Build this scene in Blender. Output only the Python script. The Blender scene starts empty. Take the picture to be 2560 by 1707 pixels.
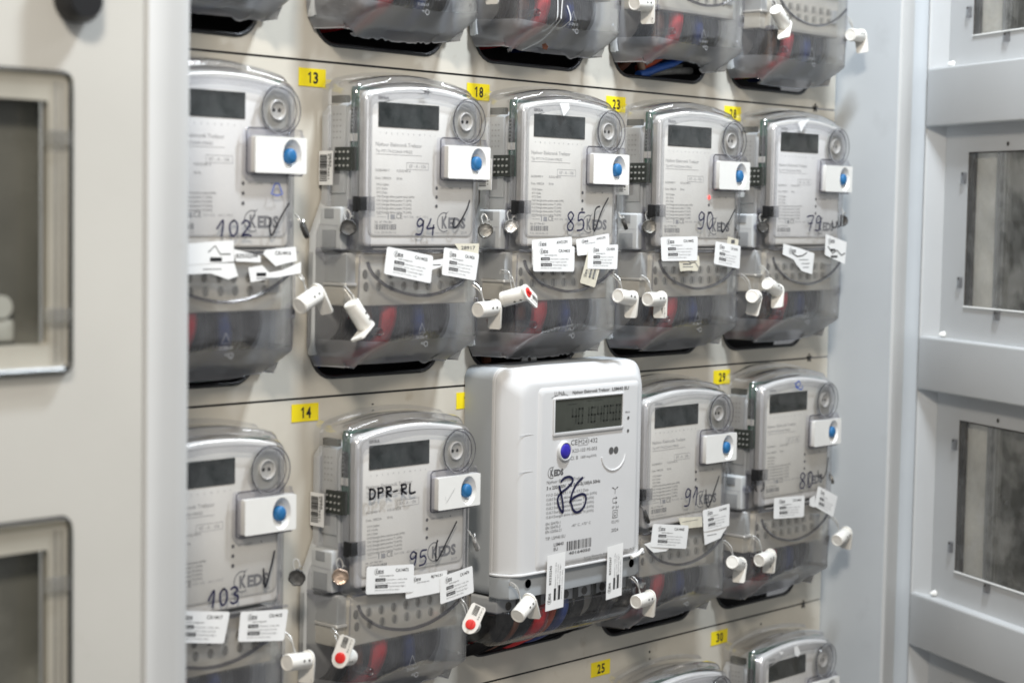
import bpy, math, random
from mathutils import Vector, Matrix
random.seed(7)
S = bpy.context.scene
COL = S.collection
MM = .001

# ------------------------------------------------------------------ camera, world, lamps, exposure
cam_data = bpy.data.cameras.new('camera')
cam = bpy.data.objects.new('camera', cam_data); COL.objects.link(cam)
Rm = Matrix(((0.68091646, 0.03838036, -0.73135472), (0, 0, 0), (0.01792635, 0.99745317, 0.06903485)))
P = Vector(Rm[0]).normalized(); U = Vector(Rm[2]); U = (U - P * U.dot(P)).normalized(); F = U.cross(P)
cam.matrix_world = Matrix((P, F, U)).to_4x4()
cam.matrix_world.translation = (-1.57644114, -1.4625, 0.14880518)
cam_data.sensor_width = 36; cam_data.lens = 65.25
cam_data.clip_start = .05; cam_data.clip_end = 50
cam_data.dof.use_dof = True; cam_data.dof.focus_distance = 2.13; cam_data.dof.aperture_fstop = 4.3
S.camera = cam

world = bpy.data.worlds.new('World'); S.world = world; world.use_nodes = True
bg = world.node_tree.nodes['Background']
bg.inputs[0].default_value = (.86, .88, .91, 1); bg.inputs[1].default_value = .23

def area(name, loc, target, size, power, color, sy=None):
    l = bpy.data.lights.new(name, 'AREA'); l.energy = power; l.color = color
    l.size = size
    if sy: l.shape = 'RECTANGLE'; l.size_y = sy
    o = bpy.data.objects.new(name, l); COL.objects.link(o); o.location = loc
    o.rotation_euler = (Vector(target) - Vector(loc)).to_track_quat('-Z', 'Y').to_euler()
    return o
area('ceiling_lamp_cool', (.05, -.72, 1.62), (.05, -.05, -.1), .24, 51, (.84, .92, 1), .14)
area('ceiling_lamp_warm', (-2.1, -2.0, 1.9), (0, 0, -.05), .40, 78, (1, .91, .79), .40)
area('rim_highlight_tube', (1.25, -1.15, 1.75), (.2, 0, 0), 1.7, 11, (.93, .96, 1), .12)  # second, dimmer source added for the long highlights on the cover rims
area('room_fill_light', (-1.6, -3.4, .9), (.2, 0, 0), 2.2, 19, (1, .985, .955), 1.6)  # broad fill light added in front of the cabinet

S.view_settings.view_transform = 'Standard'; S.view_settings.look = 'None'
S.view_settings.exposure = -.15; S.view_settings.gamma = 1
S.view_settings.use_curve_mapping = False
S.cycles.max_bounces = 14; S.cycles.transparent_max_bounces = 40
S.cycles.transmission_bounces = 10; S.cycles.glossy_bounces = 4
S.cycles.caustics_reflective = False; S.cycles.caustics_refractive = False
S.cycles.sample_clamp_indirect = 4
S.cycles.use_denoising = True; S.cycles.filter_width = 1.7

# ------------------------------------------------------------------ materials
def mat(name, col, rough=.5, spec=.5, metal=0, noise=0, nscale=30, bump=0, bscale=300, stain=None, coat=0, vary=None):
    m = bpy.data.materials.new(name); m.use_nodes = True
    nt = m.node_tree; b = nt.nodes['Principled BSDF']
    b.inputs['Base Color'].default_value = (*col, 1); b.inputs['Roughness'].default_value = rough
    b.inputs['Metallic'].default_value = metal; b.inputs['Specular IOR Level'].default_value = spec
    b.inputs['Coat Weight'].default_value = coat; b.inputs['Coat Roughness'].default_value = .12
    tc0 = nt.nodes.new('ShaderNodeTexCoord'); oi = nt.nodes.new('ShaderNodeObjectInfo')
    sc_ = nt.nodes.new('ShaderNodeMath'); sc_.operation = 'MULTIPLY'; sc_.inputs[1].default_value = 7; nt.links.new(oi.outputs['Random'], sc_.inputs[0])
    va = nt.nodes.new('ShaderNodeVectorMath'); va.operation = 'ADD'; nt.links.new(tc0.outputs['Object'], va.inputs[0]); nt.links.new(sc_.outputs[0], va.inputs[1])
    tc = va
    if noise:
        n = nt.nodes.new('ShaderNodeTexNoise'); n.inputs['Scale'].default_value = nscale; n.inputs['Detail'].default_value = 6
        nt.links.new(tc.outputs[0], n.inputs['Vector'])
        r = nt.nodes.new('ShaderNodeMapRange'); r.inputs[1].default_value = .3; r.inputs[2].default_value = .7
        r.inputs[3].default_value = 1 - noise; r.inputs[4].default_value = 1 + noise * .4
        nt.links.new(n.outputs['Fac'], r.inputs[0])
        mx = nt.nodes.new('ShaderNodeMix'); mx.data_type = 'RGBA'; mx.blend_type = 'MULTIPLY'; mx.inputs['Factor'].default_value = 1
        mx.inputs['A'].default_value = (*col, 1); nt.links.new(r.outputs[0], mx.inputs['B'])
        out = mx.outputs['Result']
        if vary:   # each copy aged a little differently
            mv = nt.nodes.new('ShaderNodeMix'); mv.data_type = 'RGBA'; nt.links.new(oi.outputs['Random'], mv.inputs['Factor'])
            mv.inputs['A'].default_value = (1, 1, 1, 1); mv.inputs['B'].default_value = (*vary, 1)
            mm = nt.nodes.new('ShaderNodeMix'); mm.data_type = 'RGBA'; mm.blend_type = 'MULTIPLY'; mm.inputs['Factor'].default_value = 1
            nt.links.new(out, mm.inputs['A']); nt.links.new(mv.outputs['Result'], mm.inputs['B']); out = mm.outputs['Result']
        if stain:
            n2 = nt.nodes.new('ShaderNodeTexNoise'); n2.inputs['Scale'].default_value = stain[1]; n2.inputs['Detail'].default_value = 8
            nt.links.new(tc.outputs[0], n2.inputs['Vector'])
            r2 = nt.nodes.new('ShaderNodeMapRange'); r2.inputs[1].default_value = stain[2]; r2.inputs[2].default_value = stain[2] + .12
            nt.links.new(n2.outputs['Fac'], r2.inputs[0])
            mul = nt.nodes.new('ShaderNodeMath'); mul.operation = 'MULTIPLY'; mul.inputs[1].default_value = stain[3]
            nt.links.new(r2.outputs[0], mul.inputs[0])
            m2 = nt.nodes.new('ShaderNodeMix'); m2.data_type = 'RGBA'
            nt.links.new(mul.outputs[0], m2.inputs['Factor']); nt.links.new(out, m2.inputs['A'])
            m2.inputs['B'].default_value = (*stain[0], 1); out = m2.outputs['Result']
        nt.links.new(out, b.inputs['Base Color'])
        rr = nt.nodes.new('ShaderNodeMapRange'); rr.inputs[3].default_value = max(0, rough - .08); rr.inputs[4].default_value = min(1, rough + .1)
        nt.links.new(n.outputs['Fac'], rr.inputs[0]); nt.links.new(rr.outputs[0], b.inputs['Roughness'])
    if bump:
        n = nt.nodes.new('ShaderNodeTexNoise'); n.inputs['Scale'].default_value = bscale; n.inputs['Detail'].default_value = 3
        nt.links.new(tc.outputs[0], n.inputs['Vector'])
        bp = nt.nodes.new('ShaderNodeBump'); bp.inputs['Strength'].default_value = bump; bp.inputs['Distance'].default_value = .001
        nt.links.new(n.outputs['Fac'], bp.inputs['Height']); nt.links.new(bp.outputs[0], b.inputs['Normal'])
    return m

def clear(name, tint, edge, rough=.06, frost=0, frost_col=(.4, .4, .42), blur=.3, refl=1.0, dirt=.0, bmix=.68):
    """thin clear plastic: see-through facing on, darker and mirror-like at its edges; frost adds milky scatter and blur"""
    m = bpy.data.materials.new(name); m.use_nodes = True
    nt = m.node_tree; N = nt.nodes; L = nt.links
    N.remove(N['Principled BSDF']); out = N['Material Output']
    lw = N.new('ShaderNodeLayerWeight'); lw.inputs['Blend'].default_value = .5
    ramp = N.new('ShaderNodeValToRGB')
    ramp.color_ramp.elements[0].position = .45; ramp.color_ramp.elements[0].color = (*tint, 1)
    ramp.color_ramp.elements[1].position = .97; ramp.color_ramp.elements[1].color = (*edge, 1)
    L.new(lw.outputs['Facing'], ramp.inputs[0])
    tr = N.new('ShaderNodeBsdfTransparent'); L.new(ramp.outputs[0], tr.inputs[0])
    base = tr.outputs[0]
    tc = N.new('ShaderNodeTexCoord')
    nz = N.new('ShaderNodeTexNoise'); nz.inputs['Scale'].default_value = 45; nz.inputs['Detail'].default_value = 7; nz.inputs['Roughness'].default_value = .65
    L.new(tc.outputs['Object'], nz.inputs['Vector'])
    if blur and frost:
        rf = N.new('ShaderNodeBsdfRefraction'); rf.inputs['Roughness'].default_value = blur; rf.inputs['IOR'].default_value = 1.12
        rf.inputs['Color'].default_value = (*tint, 1)
        mx = N.new('ShaderNodeMixShader'); mx.inputs[0].default_value = bmix
        L.new(base, mx.inputs[1]); L.new(rf.outputs[0], mx.inputs[2]); base = mx.outputs[0]
    if frost or dirt:
        df = N.new('ShaderNodeBsdfDiffuse'); df.inputs[0].default_value = (*frost_col, 1)
        mr = N.new('ShaderNodeMapRange'); mr.inputs[1].default_value = .35; mr.inputs[2].default_value = .75
        f = frost or dirt
        mr.inputs[3].default_value = f * (.75 if frost else .0); mr.inputs[4].default_value = f * 1.3
        L.new(nz.outputs['Fac'], mr.inputs[0])
        mx = N.new('ShaderNodeMixShader'); L.new(mr.outputs[0], mx.inputs[0])
        L.new(base, mx.inputs[1]); L.new(df.outputs[0], mx.inputs[2]); base = mx.outputs[0]
    pw = N.new('ShaderNodeMath'); pw.operation = 'POWER'; pw.inputs[1].default_value = 4.0; L.new(lw.outputs['Facing'], pw.inputs[0])
    ma = N.new('ShaderNodeMath'); ma.operation = 'MULTIPLY_ADD'; ma.inputs[1].default_value = .85 * refl; ma.inputs[2].default_value = .055 * refl
    L.new(pw.outputs[0], ma.inputs[0])
    gl = N.new('ShaderNodeBsdfGlossy'); gl.inputs['Roughness'].default_value = rough; gl.inputs['Color'].default_value = (1, 1, 1, 1)
    bp = N.new('ShaderNodeBump'); bp.inputs['Strength'].default_value = .12 if not frost else .25; bp.inputs['Distance'].default_value = .002
    L.new(nz.outputs['Fac'], bp.inputs['Height']); L.new(bp.outputs[0], gl.inputs['Normal'])
    m2 = N.new('ShaderNodeMixShader'); L.new(ma.outputs[0], m2.inputs[0]); L.new(base, m2.inputs[1]); L.new(gl.outputs[0], m2.inputs[2])
    L.new(m2.outputs[0], out.inputs['Surface'])
    return m

def glow(name, col, st):
    m = mat(name, col); b = m.node_tree.nodes['Principled BSDF']
    b.inputs['Emission Color'].default_value = (*col, 1); b.inputs['Emission Strength'].default_value = st
    return m

M = dict(
    cream=mat('cream_paint', (.60, .565, .49), .42, noise=.07, nscale=9, bump=.10, bscale=700, stain=((.40, .34, .25), 38, .66, .5)),
    doorpaint=mat('warm_grey_paint', (.58, .57, .53), .4, noise=.06, nscale=5, bump=.12, bscale=500, stain=((.44, .42, .37), 26, .66, .35)),
    framepaint=mat('pale_grey_paint', (.54, .545, .54), .42, noise=.05, nscale=6, bump=.08, bscale=600, stain=((.4, .38, .35), 30, .72, .4)),
    bluegrey=mat('blue_grey_paint', (.52, .55, .575), .4, noise=.07, nscale=5, bump=.10, bscale=600, stain=((.40, .42, .44), 18, .62, .35)),
    innerdoor=mat('inner_door_paint', (.55, .56, .565), .4, noise=.06, nscale=6, bump=.10, bscale=500, stain=((.72, .73, .74), 40, .70, .4)),
    dark=mat('shade_black', (.006, .006, .007), .8),  # near-black, used where only shade shows
    rubber=mat('black_rubber', (.012, .012, .013), .45),
    yellow=mat('yellow_label', (.90, .73, .012), .45, noise=.04, nscale=60), black=mat('black_print', (.012, .012, .014), .5),
    housing=mat('housing_grey', (.52, .535, .54), .5, noise=.05, nscale=25, bump=.15, bscale=900),
    plate=mat('label_plate', (.82, .815, .80), .5, noise=.07, nscale=16, vary=(.88, .86, .80), stain=((.55, .50, .42), 40, .68, .35)),
    carrier=mat('carrier_white', (.83, .825, .81), .4, noise=.05, nscale=30, vary=(.90, .88, .83)),
    ink=mat('grey_print', (.17, .17, .175), .6), inkfaint=mat('faint_print', (.33, .33, .335), .6),
    inkdark=mat('dark_grey_print', (.10, .10, .105), .6),
    lcd=mat('lcd_glass', (.045, .052, .052), .12, noise=.5, nscale=26, coat=.5, vary=(.45, .52, .5)), seg=mat('lcd_segment', (.036, .039, .033), .3),
    lcdgreen=mat('lcd_glass_olive', (.056, .06, .049), .2, noise=.25, nscale=18, coat=.4),
    disc=mat('port_disc', (.62, .625, .59), .4, metal=0, noise=.08, nscale=50),
    white=mat('white_plastic', (.80, .795, .765), .35, noise=.03, nscale=40, coat=.15),
    sealwhite=mat('seal_plastic', (.82, .80, .75), .38, noise=.05, nscale=60, coat=.1),
    blue=mat('blue_button', (.02, .15, .36), .5, noise=.2, nscale=80), navy=mat('navy_button', (.035, .025, .36), .35, noise=.2, nscale=80),
    pcb=mat('circuit_board', (.035, .13, .085), .4, noise=.35, nscale=120), pcb_and_shade=mat('dark_circuit_and_shade', (.035, .04, .035), .5, noise=.3, nscale=100),
    pin=mat('tinned_pin', (.6, .6, .58), .35, metal=.6),
    beige=mat('beige_terminal', (.74, .70, .61), .5, noise=.06, nscale=30), hole=mat('terminal_hole', (.05, .045, .04), .7),
    cblue=mat('bright_blue_cable', (.02, .11, .45), .4, noise=.1, nscale=60), ctan=mat('tan_cable', (.40, .25, .16), .5), cgrey=mat('ribbed_grey_cable', (.33, .33, .31), .55, noise=.3, nscale=200),
    tholes=mat('shallow_terminal_hole', (.13, .12, .10), .7),
    wred=mat('red_wire', (.66, .02, .03), .6), wblack=mat('black_wire', (.009, .009, .010), .85, spec=.15), wblue=mat('blue_wire', (.022, .055, .24), .4),
    wbrown=mat('brown_wire', (.14, .05, .025), .7), wgrey=mat('grey_wire', (.10, .10, .105), .6), worange=mat('orange_wire', (.55, .08, .02), .45),
    paper=mat('sticker_paper', (.84, .84, .83), .5, noise=.03, nscale=35), oldpaper=mat('old_sticker_paper', (.70, .66, .54), .6, noise=.12, nscale=90),
    marker=mat('navy_marker', (.012, .013, .05), .4), markerblack=mat('black_marker', (.012, .012, .016), .4), pen=mat('blue_pen', (.04, .10, .42), .5),
    lead=mat('lead_metal', (.20, .19, .17), .42, metal=.7, noise=.45, nscale=140, bump=.6, bscale=300),
    leadsilver=mat('bright_lead', (.62, .60, .57), .3, metal=.85, noise=.35, nscale=140, bump=.7, bscale=300),
    copper=mat('copper_metal', (.52, .39, .30), .35, metal=.8, noise=.35, nscale=140, bump=.5, bscale=300),
    darklead=mat('dark_lead', (.06, .058, .055), .5, metal=.4, noise=.3, nscale=140, bump=.5, bscale=300),
    steel=mat('steel', (.55, .55, .54), .3, metal=.9, noise=.15, nscale=80), wire=mat('seal_wire', (.66, .65, .62), .3, metal=.6),
    red=mat('red_rotor', (.70, .03, .025), .4), emboss=mat('embossed_mark', (.36, .365, .38), .4), drip=mat('white_glue', (.66, .66, .66), .4),
    lunawhite=mat('meter_white', (.62, .62, .62), .58, .3, noise=.025, nscale=18, bump=.06, bscale=900), lunagrey=mat('meter_base_grey', (.36, .38, .395), .58, .3, noise=.03, nscale=18, bump=.1, bscale=900),
    ledred=glow('lit_red_led', (1, .06, .05), 2.2), cap=mat('led_cap', (.10, .10, .10), .3),
    clear=clear('clear_cover', (.985, .985, .988), (.50, .49, .56), .07, dirt=.05, frost_col=(.75, .75, .76)),
    clearrim=clear('clear_rim', (.88, .88, .915), (.46, .45, .53), .09, refl=2.0),
    bevelclear=clear('moulded_clear_edge', (.955, .955, .965), (.68, .67, .74), .09, dirt=.06, frost_col=(.74, .74, .76), refl=2.6),
    bezel=clear('window_bezel', (.60, .59, .55), (.22, .22, .22), .34, refl=.8),
    trayleft=mat('window_tray_dim', (.43, .41, .35), .5, noise=.12, nscale=20),
    ringclear=clear('clear_ring', (.985, .985, .985), (.84, .84, .88), .07, refl=1.8),
    recess=mat('recess_grey', (.30, .31, .32), .5, noise=.06, nscale=25),
    frost=clear('frosted_cover', (.88, .88, .89), (.42, .42, .46), .26, frost=.14, frost_col=(.47, .47, .485), blur=.27, refl=1.0, bmix=.62),
    ridge=clear('moulded_ridge', (.62, .62, .65), (.25, .25, .29), .08, refl=1.6),
    frostfoot=clear('frosted_foot', (.84, .84, .85), (.42, .42, .46), .30, frost=.33, frost_col=(.47, .47, .485), blur=.36, refl=.9, bmix=.8),
    tclear=clear('hazy_clear_cover', (.975, .975, .975), (.52, .52, .57), .10, frost=.12, frost_col=(.70, .69, .67), blur=.10, refl=1.1, bmix=.35),
    smoke=clear('smoke_cover', (.84, .84, .85), (.34, .34, .37), .10, dirt=.05, frost_col=(.5, .5, .5), refl=1.1),
    pane=clear('window_pane', (.93, .93, .92), (.45, .45, .46), .08, dirt=.17, frost_col=(.6, .6, .58), refl=1.2),
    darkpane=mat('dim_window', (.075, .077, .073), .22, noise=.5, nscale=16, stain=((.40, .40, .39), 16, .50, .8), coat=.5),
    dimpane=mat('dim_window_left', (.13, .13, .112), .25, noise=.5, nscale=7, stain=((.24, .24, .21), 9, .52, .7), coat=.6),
    trayright=mat('hazy_tray', (.80, .78, .71), .3, noise=.35, nscale=14, coat=.4, stain=((.80, .79, .76), 20, .55, .7)),
    dimseal=mat('dimmed_seal', (.34, .34, .30), .5),  # white seal; its dimness behind the window is put into this colour
    trayclear=mat('window_tray', (.50, .475, .41), .35, noise=.10, nscale=25, coat=.3),
)

# ------------------------------------------------------------------ mesh builder (millimetres in, metres out)
class MB:
    def __init__(s): s.v = []; s.f = []; s.m = []; s.mats = []
    def mi(s, k):
        if k not in s.mats: s.mats.append(k)
        return s.mats.index(k)
    def add(s, v, f, k):
        o = len(s.v); s.v += [tuple(p) for p in v]; i = s.mi(k)
        for q in f: s.f.append([a + o for a in q]); s.m.append(i)
        return s
    def box(s, x0, x1, y0, y1, z0, z1, k, b=0):
        x0, x1 = sorted((x0, x1)); y0, y1 = sorted((y0, y1)); z0, z1 = sorted((z0, z1))
        if b:   # rounded rectangle front, chamfered rim
            o = rrect(x0, x1, z0, z1, min(b * 1.5, (x1 - x0) / 2.1, (z1 - z0) / 2.1))
            i = inset_pts(o, b)
            return s.loft([(o, y1), (o, y0 + b), (inset_pts(o, b * .3), y0 + b * .3), (i, y0)], k, True, True)
        v = [(x, y, z) for x in (x0, x1) for y in (y0, y1) for z in (z0, z1)]
        return s.add(v, [(0, 1, 3, 2), (4, 6, 7, 5), (0, 4, 5, 1), (2, 3, 7, 6), (0, 2, 6, 4), (1, 5, 7, 3)], k)
    def loft(s, loops, k, cap0=False, cap1=False):
        v = []; f = []; n = len(loops[0][0])
        for pts, y in loops: v += [(p[0], y, p[1]) for p in pts]
        for a in range(len(loops) - 1):
            for i in range(n):
                j = (i + 1) % n
                f.append((a * n + i, a * n + j, (a + 1) * n + j, (a + 1) * n + i))
        if cap0: f.append(tuple(reversed(range(n))))
        if cap1: f.append(tuple((len(loops) - 1) * n + i for i in range(n)))
        return s.add(v, f, k)
    def lathe(s, c, prof, k, n=28, axis='y', sx=1, sz=1):
        """prof: (radius, y) pairs revolved about the y axis through c=(x,z)"""
        v = []; f = []
        for r, y in prof:
            for i in range(n):
                a = 2 * math.pi * i / n
                v.append((c[0] + r * sx * math.cos(a), y, c[1] + r * sz * math.sin(a)) if axis == 'y' else (y, c[0] + r * math.cos(a), c[1] + r * math.sin(a)))
        for q in range(len(prof) - 1):
            for i in range(n):
                j = (i + 1) % n; f.append((q * n + i, q * n + j, (q + 1) * n + j, (q + 1) * n + i))
        if prof[-1][0] > 0: f.append(tuple((len(prof) - 1) * n + i for i in range(n)))
        if prof[0][0] > 0: f.append(tuple(reversed(range(n))))
        return s.add(v, f, k)
    def tube(s, pts, r, k, n=8, smooth=True):
        pts = [Vector(p) for p in (spline(pts) if smooth and len(pts) > 2 else pts)]
        v = []; f = []; up = Vector((0.31, .77, .55)).normalized()
        for i, p in enumerate(pts):
            d = (pts[min(i + 1, len(pts) - 1)] - pts[max(i - 1, 0)]).normalized()
            if abs(d.dot(up)) > .95: up = Vector((.8, -.1, .59)).normalized()
            a = d.cross(up).normalized(); b = a.cross(d); up = b
            for j in range(n):
                t = 2 * math.pi * j / n; v.append(p + a * r * math.cos(t) + b * r * math.sin(t))
        for i in range(len(pts) - 1):
            for j in range(n):
                q = (j + 1) % n; f.append((i * n + j, i * n + q, (i + 1) * n + q, (i + 1) * n + j))
        f += [tuple(reversed(range(n))), tuple((len(pts) - 1) * n + j for j in range(n))]
        return s.add(v, f, k)
    def ribbon(s, pts, w, y, k, smooth=True, fn=None):
        """flat stroke of width w lying in the plane y"""
        pts = spline([(p[0], 0, p[1]) for p in pts]) if smooth and len(pts) > 2 else [(p[0], 0, p[1]) for p in pts]
        pts = [Vector(p) for p in pts]; v = []; n = len(pts)
        d0 = (pts[1] - pts[0]).normalized() * w * .35; d1 = (pts[-1] - pts[-2]).normalized() * w * .35
        pts = [pts[0] - d0] + pts + [pts[-1] + d1]; n += 2
        for i, p in enumerate(pts):
            d = (pts[min(i + 1, n - 1)] - pts[max(i - 1, 0)]).normalized(); q = Vector((-d.z, 0, d.x))
            ww = w * (.55 if i in (0, n - 1) else 1.0) / 2
            for sg in (1, -1):
                c = p + q * ww * sg
                v.append(fn(c.x, c.z) if fn else (c.x, y, c.z))
        return s.add(v, [(2 * i, 2 * i + 1, 2 * i + 3, 2 * i + 2) for i in range(n - 1)], k)
    def rect(s, x0, x1, z0, z1, y, k, fn=None):
        v = [(x0, z0), (x1, z0), (x1, z1), (x0, z1)]
        return s.add([fn(*p) if fn else (p[0], y, p[1]) for p in v], [(0, 1, 2, 3)], k)
    def poly(s, pts, y, k, fn=None):
        return s.add([fn(*p) if fn else (p[0], y, p[1]) for p in pts], [tuple(range(len(pts)))], k)
    def text(s, t, x, z, h, y, k, w=None, bold=0, fn=None, italic=0, center=False):
        """t in letters of cap height h; w squeezes it to a width"""
        tv, tf, tw = glyphs(t, bold)
        sc = h / .72; sx = sc if w is None else w / max(tw, 1e-6)
        ox = x - tw * sx / 2 if center else x
        pts = [(ox + p[0] * sx + italic * p[1] * sc, z + p[1] * sc) for p in tv]
        return s.add([fn(*p) if fn else (p[0], y, p[1]) for p in pts], tf, k)
    def build(s, name, parent=None, org=(0, 0, 0), angle=38, label=None, fix=True):
        me = bpy.data.meshes.new(name)
        me.from_pydata([((p[0] - org[0]) * MM, (p[1] - org[1]) * MM, (p[2] - org[2]) * MM) for p in s.v], [], s.f)
        for k in s.mats: me.materials.append(M[k])
        me.polygons.foreach_set('material_index', s.m)
        me.polygons.foreach_set('use_smooth', [True] * len(s.f)); me.update()
        me.set_sharp_from_angle(angle=math.radians(angle))
        o = bpy.data.objects.new(name, me); COL.objects.link(o)
        if parent: o.parent = parent
        else: o.location = [c * MM for c in org]
        if label: o['label'] = label
        return o

def spline(pts, n=6):
    P_ = [Vector(p) for p in pts]; out = []
    for i in range(len(P_) - 1):
        a, b, c, d = P_[max(i - 1, 0)], P_[i], P_[i + 1], P_[min(i + 2, len(P_) - 1)]
        for k in range(n):
            t = k / n
            out.append(tuple(.5 * ((2 * b) + (c - a) * t + (2 * a - 5 * b + 4 * c - d) * t * t + (3 * b - a - 3 * c + d) * t ** 3)))
    return out + [tuple(P_[-1])]

GC = {}
def glyphs(t, bold=0):
    key = (t, bold)
    if key not in GC:
        cu = bpy.data.curves.new('lettering', 'FONT'); cu.body = t; cu.resolution_u = 2; cu.offset = bold
        o = bpy.data.objects.new('lettering', cu); COL.objects.link(o)
        bpy.context.view_layer.update()
        dg = bpy.context.evaluated_depsgraph_get(); me = o.evaluated_get(dg).to_mesh()
        v = [(p.co.x, p.co.y) for p in me.vertices]; f = [tuple(q.vertices) for q in me.polygons]
        x0 = min((p[0] for p in v), default=0); x1 = max((p[0] for p in v), default=1)
        GC[key] = ([(p[0] - x0, p[1]) for p in v], f, x1 - x0)
        o.evaluated_get(dg).to_mesh_clear(); bpy.data.objects.remove(o); bpy.data.curves.remove(cu)
    return GC[key]

def flat(mb, loops, y_front, y_back, k):
    """sheet with holes: first loop outer, the others holes; loops of (x,z)"""
    cu = bpy.data.curves.new('sheet', 'CURVE'); cu.dimensions = '2D'; cu.fill_mode = 'BOTH'; cu.extrude = abs(y_back - y_front) / 2 * MM
    for lp in loops:
        sp = cu.splines.new('POLY'); sp.points.add(len(lp) - 1); sp.use_cyclic_u = True
        for i, p in enumerate(lp): sp.points[i].co = (p[0] * MM, p[1] * MM, 0, 1)
    o = bpy.data.objects.new('sheet', cu); COL.objects.link(o); bpy.context.view_layer.update()
    dg = bpy.context.evaluated_depsgraph_get(); me = o.evaluated_get(dg).to_mesh()
    ym = (y_front + y_back) / 2
    mb.add([(p.co.x / MM, ym - p.co.z / MM, p.co.y / MM) for p in me.vertices], [tuple(q.vertices) for q in me.polygons], k)
    o.evaluated_get(dg).to_mesh_clear(); bpy.data.objects.remove(o); bpy.data.curves.remove(cu)
    return mb

def rrect(x0, x1, z0, z1, r, n=5):
    out = []
    for cx, cz, a0 in ((x1 - r, z0 + r, -90), (x1 - r, z1 - r, 0), (x0 + r, z1 - r, 90), (x0 + r, z0 + r, 180)):
        for i in range(n + 1):
            a = math.radians(a0 + 90 * i / n); out.append((cx + r * math.cos(a), cz + r * math.sin(a)))
    return out
def inset_pts(pts, d):
    cx = (min(p[0] for p in pts) + max(p[0] for p in pts)) / 2; cz = (min(p[1] for p in pts) + max(p[1] for p in pts)) / 2
    hx = max(p[0] for p in pts) - cx; hz = max(p[1] for p in pts) - cz
    return [(cx + (p[0] - cx) * (hx - d) / hx, cz + (p[1] - cz) * (hz - d) / hz) for p in pts]
def arch(x0, x1, z0, z1, drop, rb, rt, n=14, k=5):
    """rounded panel outline with a bowed top edge"""
    c = (x0 + x1) / 2; w = (x1 - x0) / 2
    zt = lambda x: z1 - drop * ((x - c) / w) ** 2
    o = []
    for cx, a0 in ((x1 - rb, -90),):
        for i in range(k + 1):
            a = math.radians(a0 + 90 * i / k); o.append((cx + rb * math.cos(a), z0 + rb + rb * math.sin(a)))
    for i in range(k + 1):
        a = math.radians(90 * i / k); x = x1 - rt + rt * math.cos(a); o.append((x, zt(x) - rt + rt * math.sin(a)))
    for i in range(1, n):
        x = (x1 - rt) + (x0 + rt - x1 + rt) * i / n; o.append((x, zt(x)))
    for i in range(k + 1):
        a = math.radians(90 + 90 * i / k); x = x0 + rt + rt * math.cos(a); o.append((x, zt(x) - rt + rt * math.sin(a)))
    for i in range(k + 1):
        a = math.radians(180 + 90 * i / k); o.append((x0 + rb + rb * math.cos(a), z0 + rb + rb * math.sin(a)))
    return o

def empty(name, loc, label, cat, group=None):
    o = bpy.data.objects.new(name, None); COL.objects.link(o); o.location = [c * MM for c in loc]
    o.empty_display_size = .02
    return tag(o, label, cat, group)
def tag(o, label, cat, group=None):
    o['label'] = label; o['category'] = cat
    if group: o['group'] = group
    return o
def copy_tree(o, parent=None):
    c = o.copy(); COL.objects.link(c); c.parent = parent
    for ch in list(KIDS.get(o.name, [])): copy_tree(ch, c)
    return c

# ------------------------------------------------------------------ the cabinet
COLX = {0: -468, 1: -207, 2: 30, 3: 272, 4: 510}
SEAMS = [648, 301, -47, -396, -745]
cabinet = empty('meter_cabinet', (0, 0, -745), 'open cream metal cabinet holding rows of electricity meters behind cut-out panels', 'cabinet')
cab_org = (0, 0, -745)
HOLES = []
for r in range(4):
    zt, zb = SEAMS[r] - 1.2, SEAMS[r + 1] + 1.2
    base = zb + 14
    loops = [[(-700, zb), (661, zb), (661, zt), (-700, zt)]]
    for c, x in COLX.items():
        hz = base + (4 if r else 2) + (14 if (r, c) == (2, 2) else 0)
        loops.append(list(reversed(rrect(x - 101, x + 87, hz, hz + 62, 30, 8))))
        HOLES.append((x - 101, x + 87, hz, hz + 62))
    mb = MB(); flat(mb, loops, 0, 1.6, 'cream')
    mb.box(-700, 661, 1.6, 14, zt - 1.5, zt, 'cream')                 # folded top edge
    mb.build('mounting_panel', cabinet, cab_org)
for x0, x1, z0, z1 in HOLES:
    g = MB(); pts = [(p[0], .4, p[1]) for p in rrect(x0 + .8, x1 - .8, z0 + .8, z1 - .8, 29, 6)]
    g.tube(pts + [pts[0]], 2.4, 'rubber', 6, False); g.build('edge_trim', cabinet, cab_org)
b = MB().box(-705, 664, 95, 97, -760, 660, 'dark'); b.build('back_sheet', cabinet, cab_org)  # black sheet: the unlit interior is put into its colour
b = MB()
flat(b, [[(-100, -745), (3, -745), (3, 660), (-100, 660)]], 0, 2, 'bluegrey')
b.v = [(663 + p[1], p[0], p[2]) for p in b.v]
b.build('side_wall', cabinet, cab_org)
b = MB().box(664, 697, -103, -96, -745, 660, 'framepaint', 2.2); b.build('front_frame', cabinet, cab_org)
b = MB().loft([(rrect(0, 1, 0, 1, .1), 0)] * 1, 'bluegrey') if False else MB()
prof = [(697, -97), (703, -90), (712, -86.5), (726, -86), (742, -88), (752, -92), (754, -86), (754, -60)]
v = []; f = []
for z in (-745, 660): v += [(x, y, z) for x, y in prof]
n = len(prof); f = [(i, i + 1, n + i + 1, n + i) for i in range(n - 1)]
b.add(v, f, 'bluegrey'); b.build('outer_flange', cabinet, cab_org)
MB().box(664, 754, -58, -50, -745, 660, 'dark').build('hinge_gap_shade', cabinet, cab_org)  # dark strip standing in for the shade in the gap
b = MB()
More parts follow.
